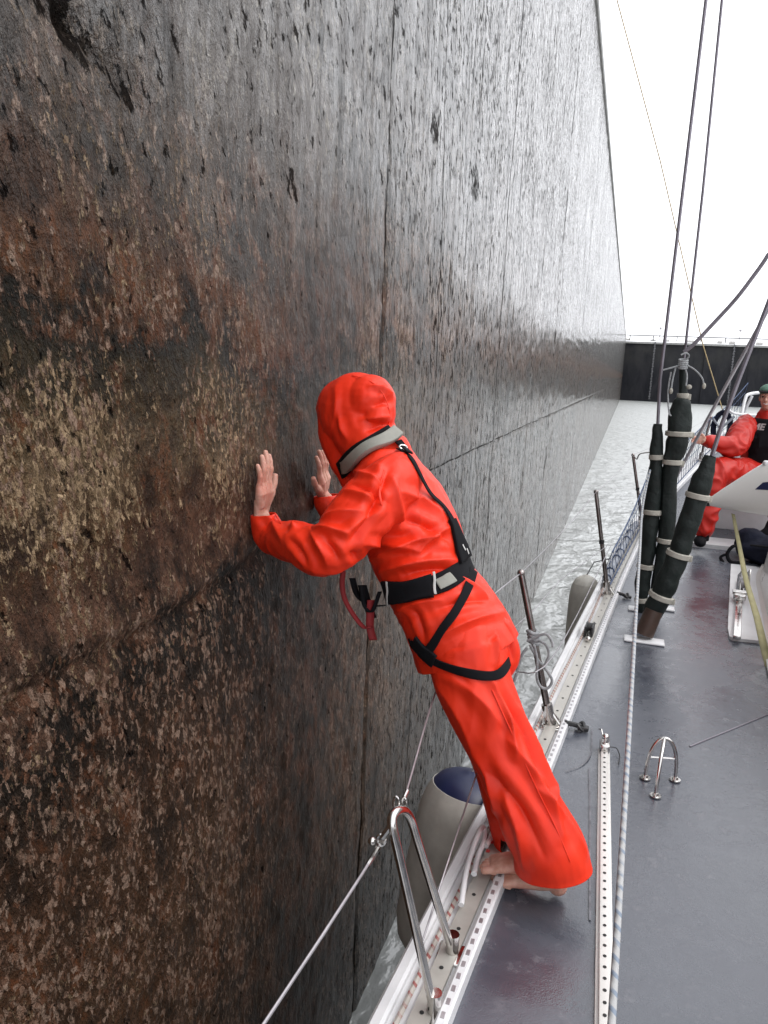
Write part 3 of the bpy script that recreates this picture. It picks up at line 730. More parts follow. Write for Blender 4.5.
# shroud 1 (outer, leftmost)
def rod(a, b, r, mat='rod', name='shroud'):
    k = MB(); k.tube([a, b], r, 8); return k.build(name, M[mat], yacht)
MASTTOP = Vector((CX, 5.9, 19)); SPR = 9.0
a1, a2 = PY(657, 440, 5.5), PY(660, 380, 5.5); b1 = PY(706, 0, 5.5)
sh1 = rod(PY(643, 612, 5.5), a1, .008); MB().tube([a1, a2, PY(683, 190, 5.5), b1, Vector((.28, 5.6, SPR))], .0105, 8).build('shroud_wire', M['rod'], sh1)
sl1, S = sleeve(pxs([(658, 424, 4.5), (657, 440, 6), (656, 466, 7), (653, 503, 8.5), (650, 530, 8.5), (647, 556, 7.5), (643, 580, 8), (642, 596, 7), (642, 616, 5)], 5.5), parent=sh1, seed=1, ts=(.24, .44, .68, .88))
straps(S, (.22, .42, .68, .9), sh1)
a1, a2 = PY(683, 395, 5.55), PY(684, 360, 5.55)
sh2 = rod(PY(664, 600, 5.55), a1, .008); MB().tube([a1, a2, PY(703, 190, 5.55), PY(722, 0, 5.55), Vector((.44, 5.7, SPR))], .0085, 8).build('shroud_wire', M['rod'], sh2)
sl2, S = sleeve(pxs([(683, 366, 3.4), (683, 393, 4.5), (682, 402, 9), (680, 418, 12), (678, 440, 11.5), (673, 456, 9.5), (672, 462, 9), (669, 490, 7.5), (668, 520, 8), (665, 545, 8), (662, 562, 7.5), (657, 590, 6.5), (655, 600, 5)], 5.5), parent=sh2, seed=5, ts=(.12, .32, .5, .74))
straps(S, (.105, .31, .5, .74), sh2)
sh3 = rod(PY(645, 630, 4.88), PY(712, 458, 5.0), .009, 'rod')
MB().tube([PY(710, 462, 5.0), PY(722, 424, 5.02), PY(740, 376, 5.05), PY(768, 304, 5.1), Vector((1.75, 5.6, 6.5))], .013, 8).build('shroud_wire', M['rod'], sh3)
sl3, S = sleeve(pxs([(710, 456, 6), (706, 470, 9), (701, 484, 11.5), (696, 501, 10.5), (690, 520, 11), (683, 541, 10.5), (676, 560, 11), (668, 580, 12), (660, 598, 11), (652, 614, 10)], 4.92), parent=sh3, seed=9, ts=(.3, .62, .86))
straps(S, (.31, .64, .88), sh3)
MB().tube([PY(654, 610, 4.9), PY(650, 620, 4.89), PY(644, 634, 4.88)], [.055, .056, .058], 14).build('leather_boot', M['leather'], sh3)
# second pale stay crossing behind
MB().tube([PY(668, 492, 7.4), PY(707, 420, 7.0), PY(728, 382, 6.9), PY(753, 337, 6.8), PY(790, 270, 6.6), Vector((1.9, 6.2, 6.0))], .014, 8).build('running_stay', M['rod_light'], yacht)
MB().tube(sp3([PY(684, 352, 5.5), PY(694, 344, 5.5), PY(712, 325, 5.5), PY(735, 300, 5.5), PY(752, 278, 5.5), PY(768, 255, 5.5), PY(790, 215, 5.5), Vector((1.3, 5.6, 4.5)), Vector((1.9, 5.8, 8))], 6), .0125, 8).build('dark_sheet', M['rod'], yacht)
# mast, spreaders and forestay (outside the frame, they carry the wires)
mb = MB(); mb.tube([(CX+.15, 5.9, -.05), (CX+.15, 5.9, 12), (CX+.15, 5.9, 19)], [(.11, .16), (.11, .16), (.07, .1)], 20, side=(1, 0, 0)); ms = mb.build('mast', M['cream'], yacht)
MB().tube([(.25, 5.65, SPR), (CX+.15, 5.9, SPR+.15), (4.05, 5.65, SPR)], .05, 8).build('spreader', M['cream'], ms)
MB().tube([(CX, 12.4, 1.2), (CX+.15, 6.1, 18.6)], .012, 8).build('forestay', M['rod'], yacht)

# knot of lashings on the middle shroud
kn = empty('lashing_line', 'frayed grey lashing knotted round the middle shroud above its cover', 'lashing')
mb = MB(); c = PY(683, 364, 5.45)
for i in range(5):
    mb.tube([c+Vector((.026*math.cos(a), .026*math.sin(a), .012*(i-2)+.006*math.sin(a))) for a in np.linspace(0, 6.28, 12)], .007, 6)
mb.build('knot', M['greyrope'], kn)
for pl in ([(683, 364), (674, 367), (663, 370)], [(676, 366), (673, 378), (671, 390)], [(685, 364), (695, 370), (702, 378), (704, 386)], [(684, 362), (689, 356), (686, 353), (681, 355)], [(671, 372), (668, 392), (669, 412), (671, 416)], [(684, 366), (687, 375), (686, 386)]):
    MB().tube(sp3([PY(x, y, 5.44-.01*i) for i, (x, y) in enumerate(pl)], 5), .0055, 6).build('tail', M['greyrope'], kn)
mb = MB(); mb.ball(PY(704, 386, 5.4), (.012, .012, .02)); mb.ball(PY(671, 391, 5.42), (.012, .012, .02)); mb.ball(PY(689, 387, 5.42), (.018, .014, .016)); mb.build('toggle', M['strap'], kn)
mb = MB(); mb.tube([PY(560, -200, 12.0), PY(617, 0, 12.0), PY(660, 160, 12), PY(703, 345, 12.0), PY(725, 418, 12.0)], .0075, 6)
tag(mb.build('flag_halyard', M['yellowline'], None), 'thin yellow line slanting down in front of the lock gate to the bow rail', 'line')

# braided sheet running at knee height along the deck
mb = MB(); a, b_ = PY(619, 900, 1.52), PY(642, 512, 5.0)
end = b_ + (b_-a).normalized()*.0
pts = [a+(a-b_)*1.0, a+(a-b_)*.2, a, a.lerp(b_, .25), a.lerp(b_, .5)+Vector((0, 0, -.004)), a.lerp(b_, .75), b_, PY(646, 488, 5.3), PY(650, 470, 5.4)]
mb.tube(sp3(pts, 10), .0072, 10)
tag(mb.build('braided_sheet', M['rope_blue'], None), 'taut white braided rope with blue flecks running above the side deck to the covered shrouds', 'rope')

# short track with end stop on the deck
tk = [PZ(604, 752), PZ(604, 874)]; d = (tk[1]-tk[0]).normalized(); far_end = tk[1]+d*1.1
Rz = Matrix.Rotation(math.atan2(-d.x, d.y)+math.pi, 3, 'Z'); mid = (tk[0]+far_end)/2; L = (far_end-tk[0]).length
mb = MB(); mb.box(mid+Vector((0, 0, .012)), (.030, L, .016), Rz, .003); mb.box(mid+Vector((0, 0, .003)), (.048, L+.02, .008), Rz, .002); tr2 = mb.build('sheet_track', M['cream'], yacht)
mb = MB(); i = 0
while .05+i*.042 < L-.03:
    p = tk[0]+d*(.05+i*.042)+Vector((0, 0, .0205)); MB().tube([p, p+Vector((0, 0, .0012))], .0052, 8).build('pin_hole', M['hole'], tr2); i += 1
mb = MB(); c = tk[0]+Vector((0, 0, .028)); mb.box(c+d*-.0, (.044, .075, .042), Rz, .010); mb.tube([c+Vector((0, 0, .01)), c+Vector((0, 0, .04))], [.017, .013], 14); mb.ball(c+Vector((0, 0, .043)), .016)
mb.tube([c+Vector((-.01, 0, .04)), c+Vector((-.02, .03, .06)), c+Vector((-.03, .05, .05))], .003, 6)
mb.build('track_stop', M['steel'], tr2)
mb = MB(); mb.tube(sp3([c+Vector((.02, .0, .0)), c+Vector((.05, .02, -.01)), c+Vector((.065, -.03, -.02)), c+Vector((.06, -.10, -.022))], 6), .0022, 6); mb.build('lanyard', M['hole'], tr2)

for pl in ([(592, 728), (591, 752), (583, 764), (566, 771)], [(589, 768), (590, 800), (590, 850), (590, 920)]):
    S = sp3([PZ(x, y, .0012) for x, y in pl], 6); MB().strip([[q-Vector((.003, 0, 0)), q+Vector((.003, 0, 0))] for q in S]).build('deck_scuff', M['scuff'], yacht, smooth=False)
# stainless hoop guard
fl, fr, ff = PZ(645, 778), PZ(675, 780), PZ(655.5, 796)
ap = PY(657, 737, (fl.y+fr.y)/2)
def arcp(a, b, top, n=16):
    out = []
    for t in np.linspace(0, 1, n):
        base = a.lerp(b, t); h = math.sin(t*math.pi)**.5 if 0 < t < 1 else 0
        out.append(base+Vector((0, 0, top*h)))
    return out
H = ap.z
hg = empty('hoop_guard', 'three legged polished steel hoop guard standing on the grey deck', 'deck guard')
mb = MB(); midp = (fl+fr)/2; mb.tube([fl.lerp(fr, (1-math.cos(t))/2)+Vector((0, 0, H*math.sin(t)**.75)) for t in np.linspace(0.0001, math.pi-.0001, 24)], .0075, 12)
topc = midp+Vector((0, 0, H)); fq = []
for t in np.linspace(0, math.pi/2, 12):
    fq.append(ff.lerp(topc, 1-math.cos(t))*1.0); fq[-1].z = H*math.sin(t)
fq = [ff.lerp(midp, 1-math.cos(t))+Vector((0, 0, H*math.sin(t)**.8)) for t in np.linspace(0.0001, math.pi/2, 14)]
mb.tube(fq, .0075, 12); mb.build('bent_tube', M['steel'], hg)
hh = H*.52; mb = MB(); mb.tube([fl.lerp(fr, .06)+Vector((0, 0, hh)), fl.lerp(fr, .94)+Vector((0, 0, hh))], .004, 8)
mb.build('crossbar', M['steel'], hg)
for q in (fl, fr, ff):
    MB().tube([q, q+Vector((0, 0, .004))], .022, 18).tube([q+Vector((0, 0, .003)), q+Vector((0, 0, .014))], [.013, .010], 14).build('foot_flange', M['steel'], hg)

# cabin side at the right with its white flange and car
mb = MB()
edge = [(.80, .2), (.85, 2.2), (.90, 4.0), (.95, 4.75), (1.03, 5.3), (1.12, 6.2), (1.22, 7.0), (1.42, 7.5), (1.85, 7.7)]
E = spline(edge, 6); rows = []
for q in E:
    x, y = q; row = []
    for off, z in ((.03, .004), (.03, .02), (.0, .026), (-.012, .05), (-.03, .20), (-.07, .31), (-.14, .37), (-.24, .40), (-.9, .42)):
        cx = min(CX, x-off if y < 7.2 else x-off*.8); yy = y + (off if y > 7.2 else 0)
        row.append((cx, yy, z+dz(yy)))
    rows.append(row)
mb.strip(rows)
for r in ([[(2*CX-p[0], p[1], p[2]) for p in row] for row in rows],): mb.strip(r)
mb.strip([[row[-1] for row in rows], [(2*CX-row[-1][0], row[-1][1], row[-1][2]) for row in rows]])
co = mb.build('coachroof', M['cream'], yacht)
mb = MB(); p0, p1 = (.765, 5.1), (1.02, 7.3)
poly = [(.765, 5.13), (.785, 5.10), (.98, 5.12), (1.02, 5.3), (1.25, 7.3), (1.05, 7.32), (1.02, 7.28), (.775, 5.30)]
mb.prism(poly, -.002, .018); mb.build('winch_pad', M['white'], yacht)
tk0, tk1 = PZ(739, 640, .018)+Vector((.0, .1, 0)), PZ(740, 585, .018)
dd = (tk1-tk0).normalized(); Rz = Matrix.Rotation(math.atan2(-dd.x, dd.y), 3, 'Z')
car = empty('track_car', 'silver steel sheet car on a short track beside the cabin', 'deck fitting')
MB().box((tk0+tk1)/2+Vector((0, 0, .014)), (.045, (tk1-tk0).length+.2, .022), Rz, .004).build('track_rail', M['steel'], car)
c = tk0.lerp(tk1, .62)
MB().box(c+Vector((0, 0, .045)), (.085, .14, .045), Rz, .012).tube([c+Vector((-.05, 0, .07)), c+Vector((.05, 0, .07))], .018, 12).build('slider', M['steel'], car)
k = MB(); Rt = Rz @ Matrix.Rotation(math.radians(48), 3, 'X') @ Matrix.Rotation(math.radians(15), 3, 'Y')
k.box(c+Vector((.0, .10, .12)), (.014, .17, .085), Rt, .006).box(c+Vector((.055, .10, .135)), (.014, .17, .085), Rt, .006); k.build('block_cheek', M['steel'], car)
k = MB(); k.tube([c+Vector((.008, .10, .12)), c+Vector((.048, .10, .133))], .045, 18); k.build('sheave', M['steel_dull'], car)
# deck seam on the right
a, b_ = PZ(690, 746), PZ(790, 705)
mb = MB(); mb.tube([a+Vector((0, 0, -.003)), b_+Vector((0, 0, -.003))], .0042, 6); mb.build('deck_seam', M['rod'], yacht)
# yellow strap from dinghy to the deck
mb = MB(); sp = sp3([PY(733, 514, 5.9), PY(739, 545, 5.7), PY(746, 580, 5.4), PY(757, 618, 5.05), PY(766, 655, 4.8), PY(780, 700, 4.5)], 8)
mb.strip([[q-RT*w+UP*w*.3, q+RT*w-UP*w*.3] for q, w in zip(sp, np.linspace(.012, .030, len(sp)))])
o = mb.build('lashing_strap', M['yellowstrap'], None); so_ = o.modifiers.new('t', 'SOLIDIFY'); so_.thickness = .003
tag(o, 'pale yellow webbing strap tied down beside the cabin under the white dinghy', 'strap')

# inflatable dinghy whose cone end points out over the side deck
dg_ = empty('inflatable_dinghy', 'white inflatable dinghy lashed on the cabin roof with its tube cone over the side deck', 'dinghy')
tip = PY(706, 503, 5.9); ax = Vector((.40, -.02, .135)).normalized()
sh = []
for t, r in ((0, .012), (.03, .030), (.12, .072), (.24, .122), (.36, .170), (.48, .212), (.6, .235), (.8, .24)): sh.append((*(tip+ax*t), r))
base = tip+ax*.8
curve = [base+Vector((.5, 0, .06)), base+Vector((1.1, -.05, .07)), base+Vector((1.6, -.30, .07)), base+Vector((1.75, -.65, .07)), base+Vector((1.6, -1.0, .07)), base+Vector((1.2, -1.2, .06)), base+Vector((.85, -1.2, .03))]
pts = sh+[(*p, .24) for p in curve]+[(*(base+Vector((.65, -1.2, 0))-ax*t), r) for t, r in ((.05, .235), (.25, .17), (.42, .072), (.5, .02))]
S = spline(pts, 6); mb = MB(); mb.tube([Vector(q[:3]) for q in S], [max(.006, q[3]) for q in S], 32); tb = mb.build('inflated_tube', M['cream'], dg_)
MB().tube([tip-ax*.012, tip+ax*.02], [.02, .03], 12).build('end_cap', M['black_plastic'], tb)
# blue patch and top fitting on the cone
hitbv = BVHTree.FromPolygons([v.co.copy() for v in tb.data.vertices], [tuple(p.vertices) for p in tb.data.polygons])
def patch(poly, mat, name, parent, bv=hitbv, lift=.002):
    rows = []; (x0, y0), (x1, y1), (x2, y2), (x3, y3) = poly
    for u in np.linspace(0, 1, 9):
        row = []
        for v in np.linspace(0, 1, 9):
            x = (x0*(1-u)+x1*u)*(1-v)+(x3*(1-u)+x2*u)*v; y = (y0*(1-u)+y1*u)*(1-v)+(y3*(1-u)+y2*u)*v
            h = bv.ray_cast(EYE, ray(x, y).normalized(), 9)
            row.append(h[0]+h[1]*lift if h[0] else PY(x, y, 5.8))
        rows.append(row)
    k = MB(); k.strip(rows); return k.build(name, mat, parent)
patch([(755, 489.5), (776, 490.5), (776, 481), (763, 482.5)], M['navyblue'], 'blue_patch', tb)
c = PY(767, 464, 5.85); MB().box(c+Vector((.02, 0, 0)), (.09, .07, .045), bevel=.015).build('top_fitting', M['white'], tb)
mb = MB(); mb.box(base+Vector((1.0, -.6, -.14)), (1.2, .95, .05), bevel=.015); mb.build('floor', M['cream'], dg_)
mb = MB(); mb.box(base+Vector((.55, -.6, -.02)), (.05, .8, .38), bevel=.01); mb.build('transom', M['cream'], dg_)
mb = MB()
for yy in (0, 1.2): mb.box(base+Vector((1.0, -yy*.8-.1, -.28)), (.12, .12, .40), bevel=.01)
mb.build('cradle', M['cream'], dg_)
# white seat box and slab, added for the bright sheen of wet deck
mb = MB(); lk = [(.93, 8.42), (2.6, 8.42), (2.6, 9.6), (1.0, 9.6)]
z0 = dz(8.42); mb.box((1.72, 9.0, z0+.22), (1.5, 1.15, .5), bevel=.04); mb.build('white_sheen_seat', M['white'], yacht)
mb = MB(); mb.prism([(.72, 7.72), (2.4, 7.72), (2.4, 9.7), (1.15, 9.7)], -.0, dz(7.72)+.035); mb.build('white_sheen_slab', M['white'], yacht)  # white stands in for sky reflected by the wet deck

# backpack on deck
bp = empty('backpack', 'dark navy backpack lying on the grey deck under the white dinghy', 'backpack')
mb = MB(); c = Vector((1.32, 7.45, .14))
mb.ball(c, (.26, .17, .13), 24, 14); mb.ball(c+Vector((.25, .05, .02)), (.24, .18, .15), 24, 14); mb.ball(c+Vector((-.13, .05, .05)), (.14, .14, .13), 20, 12)
mb.ball(c+Vector((.05, -.08, -.03)), (.20, .12, .09), 20, 12)
me = fuse(mb, .012, 3); A = arr(me); Nn = nrm(me)
for i in range(len(A)): A[i] += Nn[i]*(.02*noise.noise(Vector(A[i])*7)-.012*abs(noise.noise(Vector(A[i])*13)))
put(me, A); smooth_shade(me); link('bag_body', me, M['navy'], bp)
mb = MB(); mb.tube(sp3([c+Vector((-.22, -.05, .02)), c+Vector((-.29, -.08, .02)), c+Vector((-.33, -.10, -.05)), c+Vector((-.30, -.14, -.11)), c+Vector((-.20, -.14, -.11))], 6), .016, 8, flat=.5)
mb.tube(sp3([c+Vector((-.33, -.10, -.05)), c+Vector((-.38, -.08, -.09)), c+Vector((-.36, -.13, -.125))], 6), .014, 8, flat=.5)
mb.tube(sp3([c+Vector((-.16, -.14, .06)), c+Vector((.05, -.19, .07)), c+Vector((.24, -.14, .1))], 6), .012, 8, flat=.5); mb.build('shoulder_strap', M['black'], bp)
db = MB(); db.ball((1.55, 7.75, .30), (.22, .16, .16), 20, 12); db.ball((1.45, 7.7, .18), (.2, .15, .15), 20, 12)
me = fuse(db, .015, 3); smooth_shade(me); o = link('dry_bag', me, M['black']); tag(o, 'black bag heaped behind the navy backpack on deck', 'bag')

# fenders
def fender(c, r, L, axis, label, capcol='navyblue'):
    root = empty('fender', label, 'fender', 'fenders hung between the hull and the lock wall')
    a = Vector(axis).normalized(); c = Vector(c); k = MB()
    prof = [(-.5, .15), (-.49, .35), (-.45, .62), (-.38, .86), (-.28, .98), (0, 1.0), (.28, .98), (.37, .90), (.42, .80)]
    k.tube([c+a*L*t for t, q in prof], [r*q for t, q in prof], 36); k.build('fender_body', M['fender'], root)
    prof = [(.415, .805), (.45, .68), (.475, .5), (.49, .3), (.50, .14), (.505, .10)]
    k = MB(); k.tube([c+a*L*t for t, q in prof], [r*q for t, q in prof], 36); k.build('fender_cap', M[capcol], root)
    e = c+a*L*.50; k = MB(); k.tube([e, e+Vector((.05, .02, .12)), Vector((railx(e.y)-.12, e.y+.03, .05))], .006, 8); k.build('hanging_rope', M['greyrope'], root)
fender((-.490, 2.74, -.35), .180, .80, (.12, .14, .98), 'big grey fender with dark blue top beside the leaning figure\'s foot')
f2 = PY(587, 574, 6.9); fender((f2.x, 6.9, f2.z-.47), .14, .92, (.0, .0, 1), 'plain pale grey fender far along the hull below the second stanchion from the camera', 'fender')

# knotted rope on the first stanchion
kr = empty('knotted_rope', 'grey rope hitched round the nearest upright stanchion with a hanging loop', 'rope')
B1 = onrail(3.39, .075, .02); kt = B1.lerp(S1T, .585); dd = (S1T-B1).normalized()
mb = MB()
for i in range(4):
    mb.tube([kt+dd*(.016*(i-1.5))+Vector((.022*math.cos(a), .022*math.sin(a), .004*math.sin(2*a))) for a in np.linspace(0, 6.28, 16)], .0085, 8)
mb.build('hitch', M['greyrope'], kr)
for pl in ([(527, 641), (545, 634), (552, 642), (553, 647)], [(530, 645), (538, 660), (545, 668), (552, 680), (548, 688), (541, 687), (537, 678), (537, 660), (534, 645)], [(527, 648), (522, 655), (518, 668), (514, 682)], [(538, 640), (546, 645), (549, 655), (545, 665)]):
    MB().tube(sp3([PY(x, y, 3.36-.006*i) for i, (x, y) in enumerate(pl)], 6), .0065, 8).build('rope_tail', M['greyrope'], kr)

# white fairlead tubes beside the foot, with red marks
fl_ = empty('fairlead', 'white looped fairlead on the gunwale beside the bare foot', 'fairlead')
mb = MB()
mb.tube(sp3([PY(461, 905, 2.02), PY(466, 872, 2.14), PY(472, 850, 2.25), PY(480, 830, 2.37), PY(484, 828, 2.40), PY(484, 840, 2.36), PY(478, 856, 2.26), PY(474, 874, 2.16)], 7), .009, 12)
mb.build('bent_tube', M['white'], fl_)
mb = MB(); mb.tube(sp3([PY(488, 822, 2.45), PY(495, 806, 2.58), PY(494, 830, 2.44), PY(486, 846, 2.33)], 6), .009, 10); mb.build('inner_tube', M['white'], fl_)
mb = MB()
for x, y in ((492, 842), (488, 851), (497, 838)): p = PZ(x, y, .046); mb.box(p, (.012, .014, .002))
mb.build('red_spot', M['redmark'], yacht)

# ------------------------------------------------------------------ people
def L5(x, y, Y, ra, rb=None):
    p = PY(x, y, Y); return (*p, ra, ra if rb is None else rb)
def bv_of(me): return BVHTree.FromPolygons([v.co.copy() for v in me.vertices], [tuple(p.vertices) for p in me.polygons])
def hand(mb, wrist, up, lat, nrmv, size=1.0, spread=(-.10, .0, .05, .14), curl=.10, thumb_out=1.0):
    """palm towards -nrmv; lat points to the thumb side. fingers: index, middle, ring, little"""
    up = Vector(up).normalized(); lat = Vector(lat); lat = (lat-up*lat.dot(up)).normalized(); nv = Vector(nrmv).normalized(); w = Vector(wrist); s = size
    lens = (.072, .080, .074, .058); base_up = (.092, .095, .090, .082); base_lat = (.030, .010, -.010, -.029)
    for i in range(4):
        r = (.0090, .0092, .0088, .0078)[i]*s
        b = w+up*base_up[i]*s+lat*base_lat[i]*s+nv*.006*s
        d = (up*math.cos(spread[i])-lat*math.sin(spread[i])).normalized()
        L = lens[i]*s
        p1 = b+d*L*.45+nv*.005*s; p2 = b+d*L*.75+nv*.002*s; p3 = b+d*L-nv*curl*.03*s
        mb.tube([w+up*.02*s+lat*base_lat[i]*.55*s+nv*.004*s, w+up*.06*s+lat*base_lat[i]*.9*s+nv*.010*s, b, b+d*L*.22+nv*.003*s, p1, b+d*L*.6+nv*.003*s, p2, p3, p3+d*.004*s],
                [.014*s, .0155*s, r*1.2, r*1.0, r*1.08, r*.95, r*.98, r*.80, r*.4], 12)
    tb = w+up*.025*s+lat*.022*s; td = (up*.62+lat*.60*thumb_out-nv*.0).normalized()
    t1 = tb+td*.042*s+nv*.004; t2 = t1+(up*.82+lat*.42*thumb_out).normalized()*.032*s; t3 = t2+(up*.93+lat*.22*thumb_out).normalized()*.026*s
    mb.tube([w+up*.005*s+lat*.01*s, tb, t1, (t1+t2)/2, t2, t3, t3+(t3-t2)*.12], [.018*s, .018*s, .0135*s, .0108*s, .0115*s, .0092*s, .005*s], 12)
    mb.tube([w-up*.04*s, w, w+up*.04*s], [(.026*s, .019*s), (.028*s, .018*s), (.034*s, .016*s)], 16, side=lat)
def foot(mb, heel, toe, ankle, s=1.0, side=1):
    heel, toe, ankle = map(Vector, (heel, toe, ankle)); d = (toe-heel); L = d.length; d.normalize(); z = Vector((0, 0, 1)); l = z.cross(d)*side
    mb.tube([ankle+z*.06, ankle, heel+d*.03+z*.040, heel+d*.075+z*.042, heel+d*.5*L+z*.036, heel+d*.75*L+z*.024, heel+d*.86*L+z*.018],
            [(.038, .040), (.036, .040), (.034, .038), (.034, .036), (.040, .030), (.046, .020), (.044, .013)], 18, side=l)
    mb.ball(heel+d*.022+z*.028, (.030, .030, .028), 14, 8)
    for i, (o, q, r) in enumerate(((.030, .0, .0125), (.012, .004, .0095), (-.005, -.004, .009), (-.021, -.013, .0085), (-.035, -.026, .008))):
        b = heel+d*(L*.80+q)+l*o+z*.016; mb.tube([b, b+d*.022+z*.001, b+d*.040-z*.003, b+d*.047-z*.004], [r*1.1, r, r*1.0, r*.5], 10)

def head(mb, c, f, u, s=1.0):
    """c centre, f facing, u up: skull, jaw, nose, brow, lips, ears, neck"""
    c, f, u = Vector(c), Vector(f).normalized(), Vector(u).normalized(); u = (u-f*u.dot(f)).normalized(); l = u.cross(f)
    R = Matrix((f, l, u)).transposed()
    P = lambda a, b, h: c+(f*a+l*b+u*h)*s
    mb.ball(P(-.012, 0, .030), (.095*s, .076*s, .088*s), 24, 16, R); mb.ball(P(.022, 0, -.025), (.070*s, .062*s, .085*s), 20, 14, R)
    mb.ball(P(.052, 0, -.085), (.028*s, .028*s, .022*s), 14, 10, R)
    mb.tube([P(.088, 0, .022), P(.102, 0, .0), P(.112, 0, -.018), P(.098, 0, -.028)], [.008*s, .0105*s, .0145*s, .010*s], 12)
    mb.tube([P(.072, .045, .034), P(.090, .02, .036), P(.090, -.02, .036), P(.072, -.045, .034)], .010*s, 10)
    for k in (-1, 1):
        mb.ball(P(.062, .040*k, -.018), (.024*s, .020*s, .022*s), 12, 8, R); mb.ball(P(-.008, .078*k, -.002), (.020*s, .009*s, .032*s), 12, 8, R)
        mb.ball(P(.076, .030*k, .014), (.013*s, .016*s, .010*s), 12, 8, R)
    mb.tube([P(.078, .022, -.053), P(.090, .0, -.050), P(.078, -.022, -.053)], [.004*s, .0075*s, .004*s], 8)
    mb.tube([P(.074, .020, -.062), P(.087, .0, -.064), P(.074, -.020, -.062)], [.004*s, .0075*s, .004*s], 8)
    return P, R

# ---- the leaning figure in orange-red oilskins
p1 = empty('person', 'figure in hooded orange-red oilskins leaning out barefoot with both palms on the wet wall', 'person')
HEADC = PY(352, 420, 2.60)
skin = MB()
Ph, Rh = head(skin, HEADC, (-.93, .30, -.12), (-.25, 0, .97), 1.0)
limb(skin, [L5(368, 470, 2.52, .055), L5(360, 440, 2.57, .055)], 16)
limb(skin, [L5(382, 470, 2.50, .10), L5(400, 520, 2.45, .12), L5(430, 590, 2.42, .11), L5(458, 635, 2.40, .125)], 20)
WL = Vector(PY(263, 510, 2.33)); WR = Vector(PY(325, 493, 2.86))
WL.x = WX+.030; WR.x = WX+.034; WL.y = 2.275; WR.y -= .045
limb(skin, [L5(372, 490, 2.28, .05), L5(322, 552, 2.12, .040), (*(WL+Vector((.05, -.01, -.06))), .028, .028), (*WL, .024, .024)], 14)
limb(skin, [L5(388, 488, 2.72, .05), L5(352, 535, 2.88, .040), (*(WR+Vector((.05, .0, -.05))), .028, .028), (*WR, .024, .024)], 14)
hand(skin, WL, (0, .03, 1), (0, 1, .0), (1, 0, 0), 1.17, spread=(-.03, .0, .02, .12), thumb_out=1.25)
hand(skin, WR, (0, -.30, 1), (0, -1, -.1), (1, 0, 0), 1.10, spread=(-.10, .02, .10, .20), thumb_out=1.3)
A1, A2 = PY(554, 862, 2.23), PY(517, 838, 2.42)
limb(skin, [L5(462, 650, 2.32, .09), L5(510, 770, 2.24, .055), (*A1, .04, .04)], 16)
limb(skin, [L5(458, 655, 2.48, .09), L5(492, 750, 2.45, .055), (*A2, .038, .038)], 16)
hl1 = Vector((A1.x+.04, A1.y+.0, .006)); foot(skin, hl1, hl1+Vector((-.235, -.01, 0)), Vector((hl1.x-.05, hl1.y, .11)), side=-1)
ft = PZ(480, 868, .05); hl = Vector((ft.x+.235, ft.y+.05, .05))
foot(skin, hl, ft+Vector((-.0, 0, 0)), hl+Vector((-.05, 0, .09)), side=1)
me = fuse(skin, .0028, 2); smooth_shade(me); link('body', me, M['skin'], p1)
mb = MB(); mb.ball(Ph(-.02, 0, .045), (.098, .083, .088), 24, 14, Rh)
me = fuse(mb, .008, 1); A = arr(me)
link('hair', me, M['hair'], p1); smooth_shade(me)
mb = MB()
for k in (-1, 1): mb.ball(Ph(.079, .031*k, .012), .0115, 12, 8)
mb.build('eye', M['piping'], p1)

# jacket
jk = MB()
AX = (0, 1, 0)
limb(jk, [L5(388, 455, 2.51, .12, .085), L5(392, 480, 2.49, .19, .125), L5(402, 508, 2.47, .205, .150), L5(416, 545, 2.45, .19, .160), L5(431, 584, 2.43, .175, .148), L5(446, 608, 2.41, .185, .156), L5(458, 630, 2.40, .190, .166), L5(466, 648, 2.40, .190, .174), L5(476, 672, 2.40, .196, .180)], 32, 8, side=AX, ends=(1, 0))
# sleeves
limb(jk, [L5(398, 478, 2.36, .085), L5(374, 500, 2.24, .098), L5(345, 533, 2.14, .088), L5(323, 553, 2.10, .070), L5(300, 543, 2.15, .066), (*(WL+Vector((.045, -.005, -.075))), .052, .056), (*(WL+Vector((.012, 0, -.018))), .047, .046)], 24, 8)
limb(jk, [L5(398, 480, 2.62, .085), L5(380, 505, 2.74, .095), L5(358, 535, 2.86, .085), (*(WR+Vector((.06, .02, -.09))), .058, .058), (*(WR+Vector((.012, .006, -.02))), .054, .052)], 24, 8)
# hood
limb(jk, [L5(386, 462, 2.51, .125, .085), L5(372, 445, 2.535, .12, .10), L5(361, 424, 2.565, .118, .112), L5(357, 407, 2.58, .108, .106)], 28, 8, side=AX)
jk.ball(PY(357, 412, 2.58), (.135, .125, .136), 28, 18)
jk.ball(PY(370, 402, 2.55), (.088, .100, .092), 20, 12); jk.ball(PY(379, 412, 2.53), (.055, .08, .075), 20, 12); jk.ball(PY(384, 399, 2.53), (.034, .06, .045), 16, 10)
jk.ball(PY(344, 408, 2.60), (.095, .110, .108), 24, 14)
limb(jk, [L5(341, 408, 2.61, .092), L5(342, 432, 2.60, .085), L5(349, 458, 2.58, .072), L5(360, 482, 2.55, .062)], 20, 8)
me = fuse(jk, .0052, 5)
bv = bv_of(me)
q = lambda X, Y_: (230+X*.4036, 350+Y_*.4036)
def Z1(x1, y1, x2, y2, w, a): return (*q(x1, y1), *q(x2, y2), w, a)
